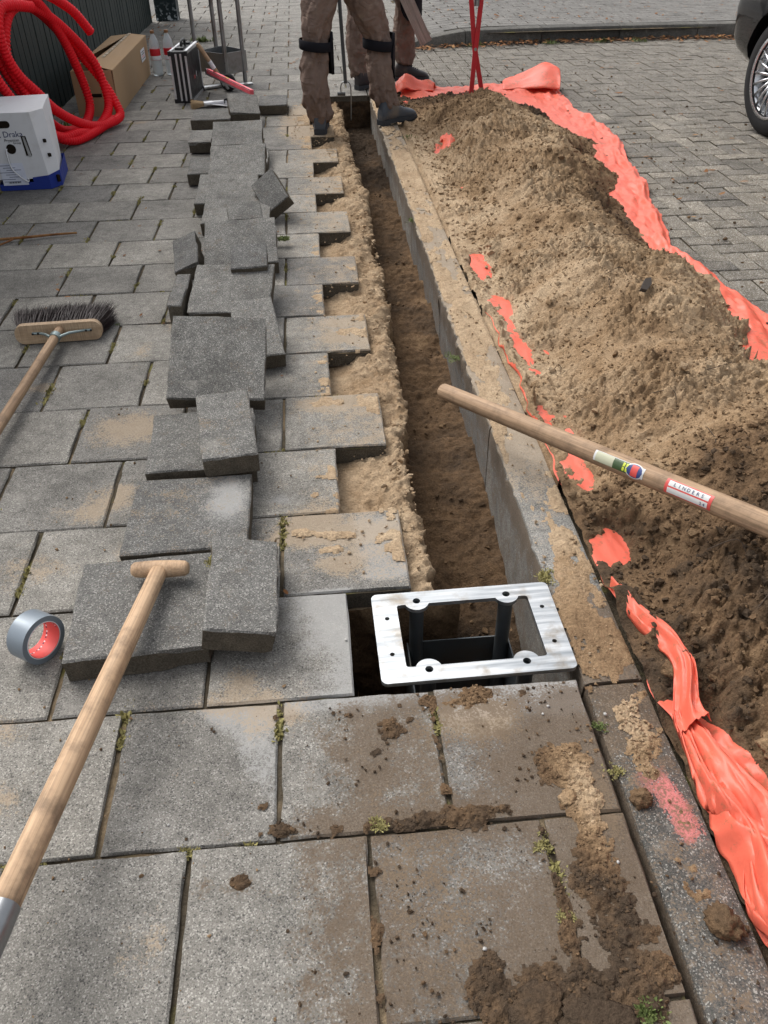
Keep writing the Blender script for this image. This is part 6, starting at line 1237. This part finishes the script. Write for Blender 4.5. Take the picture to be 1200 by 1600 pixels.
o = leaves('leaf_litter', LP, LS, 78); tag(o, 'brown dead leaves lying along the far kerb and over the paving', 'leaves', kind='stuff')
for c, s, lab in (((-.945, 2.93, .115), .012, 'tiny orange leaf caught on the broom bristles'), ((-.895, 2.86, .115), .013, 'small brown leaf on the middle of the broom bristles'), ((-.115, 1.36, .003), .010, 'small rust-brown leaf crumb beside the propped half tile'), ((2.35, 6.55, ROAD + .012), .05, 'large dead brown leaf on the road in front of the car')):
    o = leaves('dead_leaf', [(0, 0, 0)], [s], int(s * 1e4)); o.location = c; tag(o, lab, 'leaf')
tw = link('fallen_twig', MB().tube(spline([(-1.50, 3.80, .012), (-1.32, 3.815, .014), (-1.2, 3.845, .012), (-1.09, 3.86, .011)], 8), [.007 - .0001 * i_ for i_ in range(25)], 8).tube(spline([(-1.36, 3.81, .012), (-1.42, 3.73, .010), (-1.55, 3.69, .008)], 6), .004, 6).build('twig_mesh', M_LEAF).data, None); bpy.data.objects.remove(bpy.data.objects['twig_mesh']); tag(tw, 'thin brown twig lying on the tiles at the left edge', 'twig')
# bark chip on the heap and white pebbles
bc = MB().prism([(-.012, -.06), (.014, -.045), (.020, .02), (.006, .065), (-.014, .03)], -.006, .006).build('bark_chip', simple('dark_bark', (.05, .04, .033), .9)); z_ = float(heap_z(np.array([1.12]), np.array([2.55]))[0]); bc.location = (1.10, 2.52, z_ + .006); bc.rotation_euler = (R_(8), R_(24), R_(-28)); bc.scale = (.8, .75, 1); tag(bc, 'dark bark chip stuck in the sand heap', 'bark')
M_PEB = simple('pale_pebble', (.42, .41, .39), .8)
for i_, (x_, y_, r_, lab) in enumerate([(.014, 1.20, .0055, 'small white pebble on the dusty tile left of the frame'), (.385, .968, .0050, 'white pebble below the right end of the steel frame'), (.40, .985, .0060, 'larger pale pebble beside the frame and tile edge'), (.505, .955, .0065, 'pale stone chip on the kerb below the frame'), (.16, 1.005, .0045, 'white pebble on sand below the left of the frame'), (-.315, .80, .0045, 'tiny white pebble right of the near spade handle'), (.19, .545, .006, 'white chip among dark soil at the bottom centre'), (.435, .66, .005, 'white chip in soil near the kerb edge')]):
    V = ICO_V * (1 + .3 * RNG.uniform(-1, 1, (len(ICO_V), 1))) * r_; V[:, 2] *= .7; o = link('pebble', fmesh('pebble', V, ICO_F, True), None, M_PEB); o.location = (x_, y_, r_ * .35); o.scale = (.62, .62, .62); tag(o, lab, 'pebble', 'pale pebbles')

# thin roots hanging out of the heap
g = np.random.default_rng(123); m = MB()
for i_ in range(46):
    x_ = g.uniform(.75, 1.5); y_ = g.uniform(1.0, 6.0); z_ = float(heap_z(np.array([x_]), np.array([y_]))[0]); a_ = g.uniform(0, 6.28); l_ = g.uniform(.03, .10)
    m.tube(spline([(x_, y_, z_ - .005), (x_ + l_ * .4 * math.cos(a_), y_ + l_ * .4 * math.sin(a_), z_ + g.uniform(.008, .03)), (x_ + l_ * math.cos(a_ + .5), y_ + l_ * math.sin(a_ + .5), z_ + g.uniform(-.01, .02))], 4), .0011, 5)
o = m.build('root_fibres', simple('root', (.06, .042, .03), .9), heap, True); tag(o, kind='stuff')
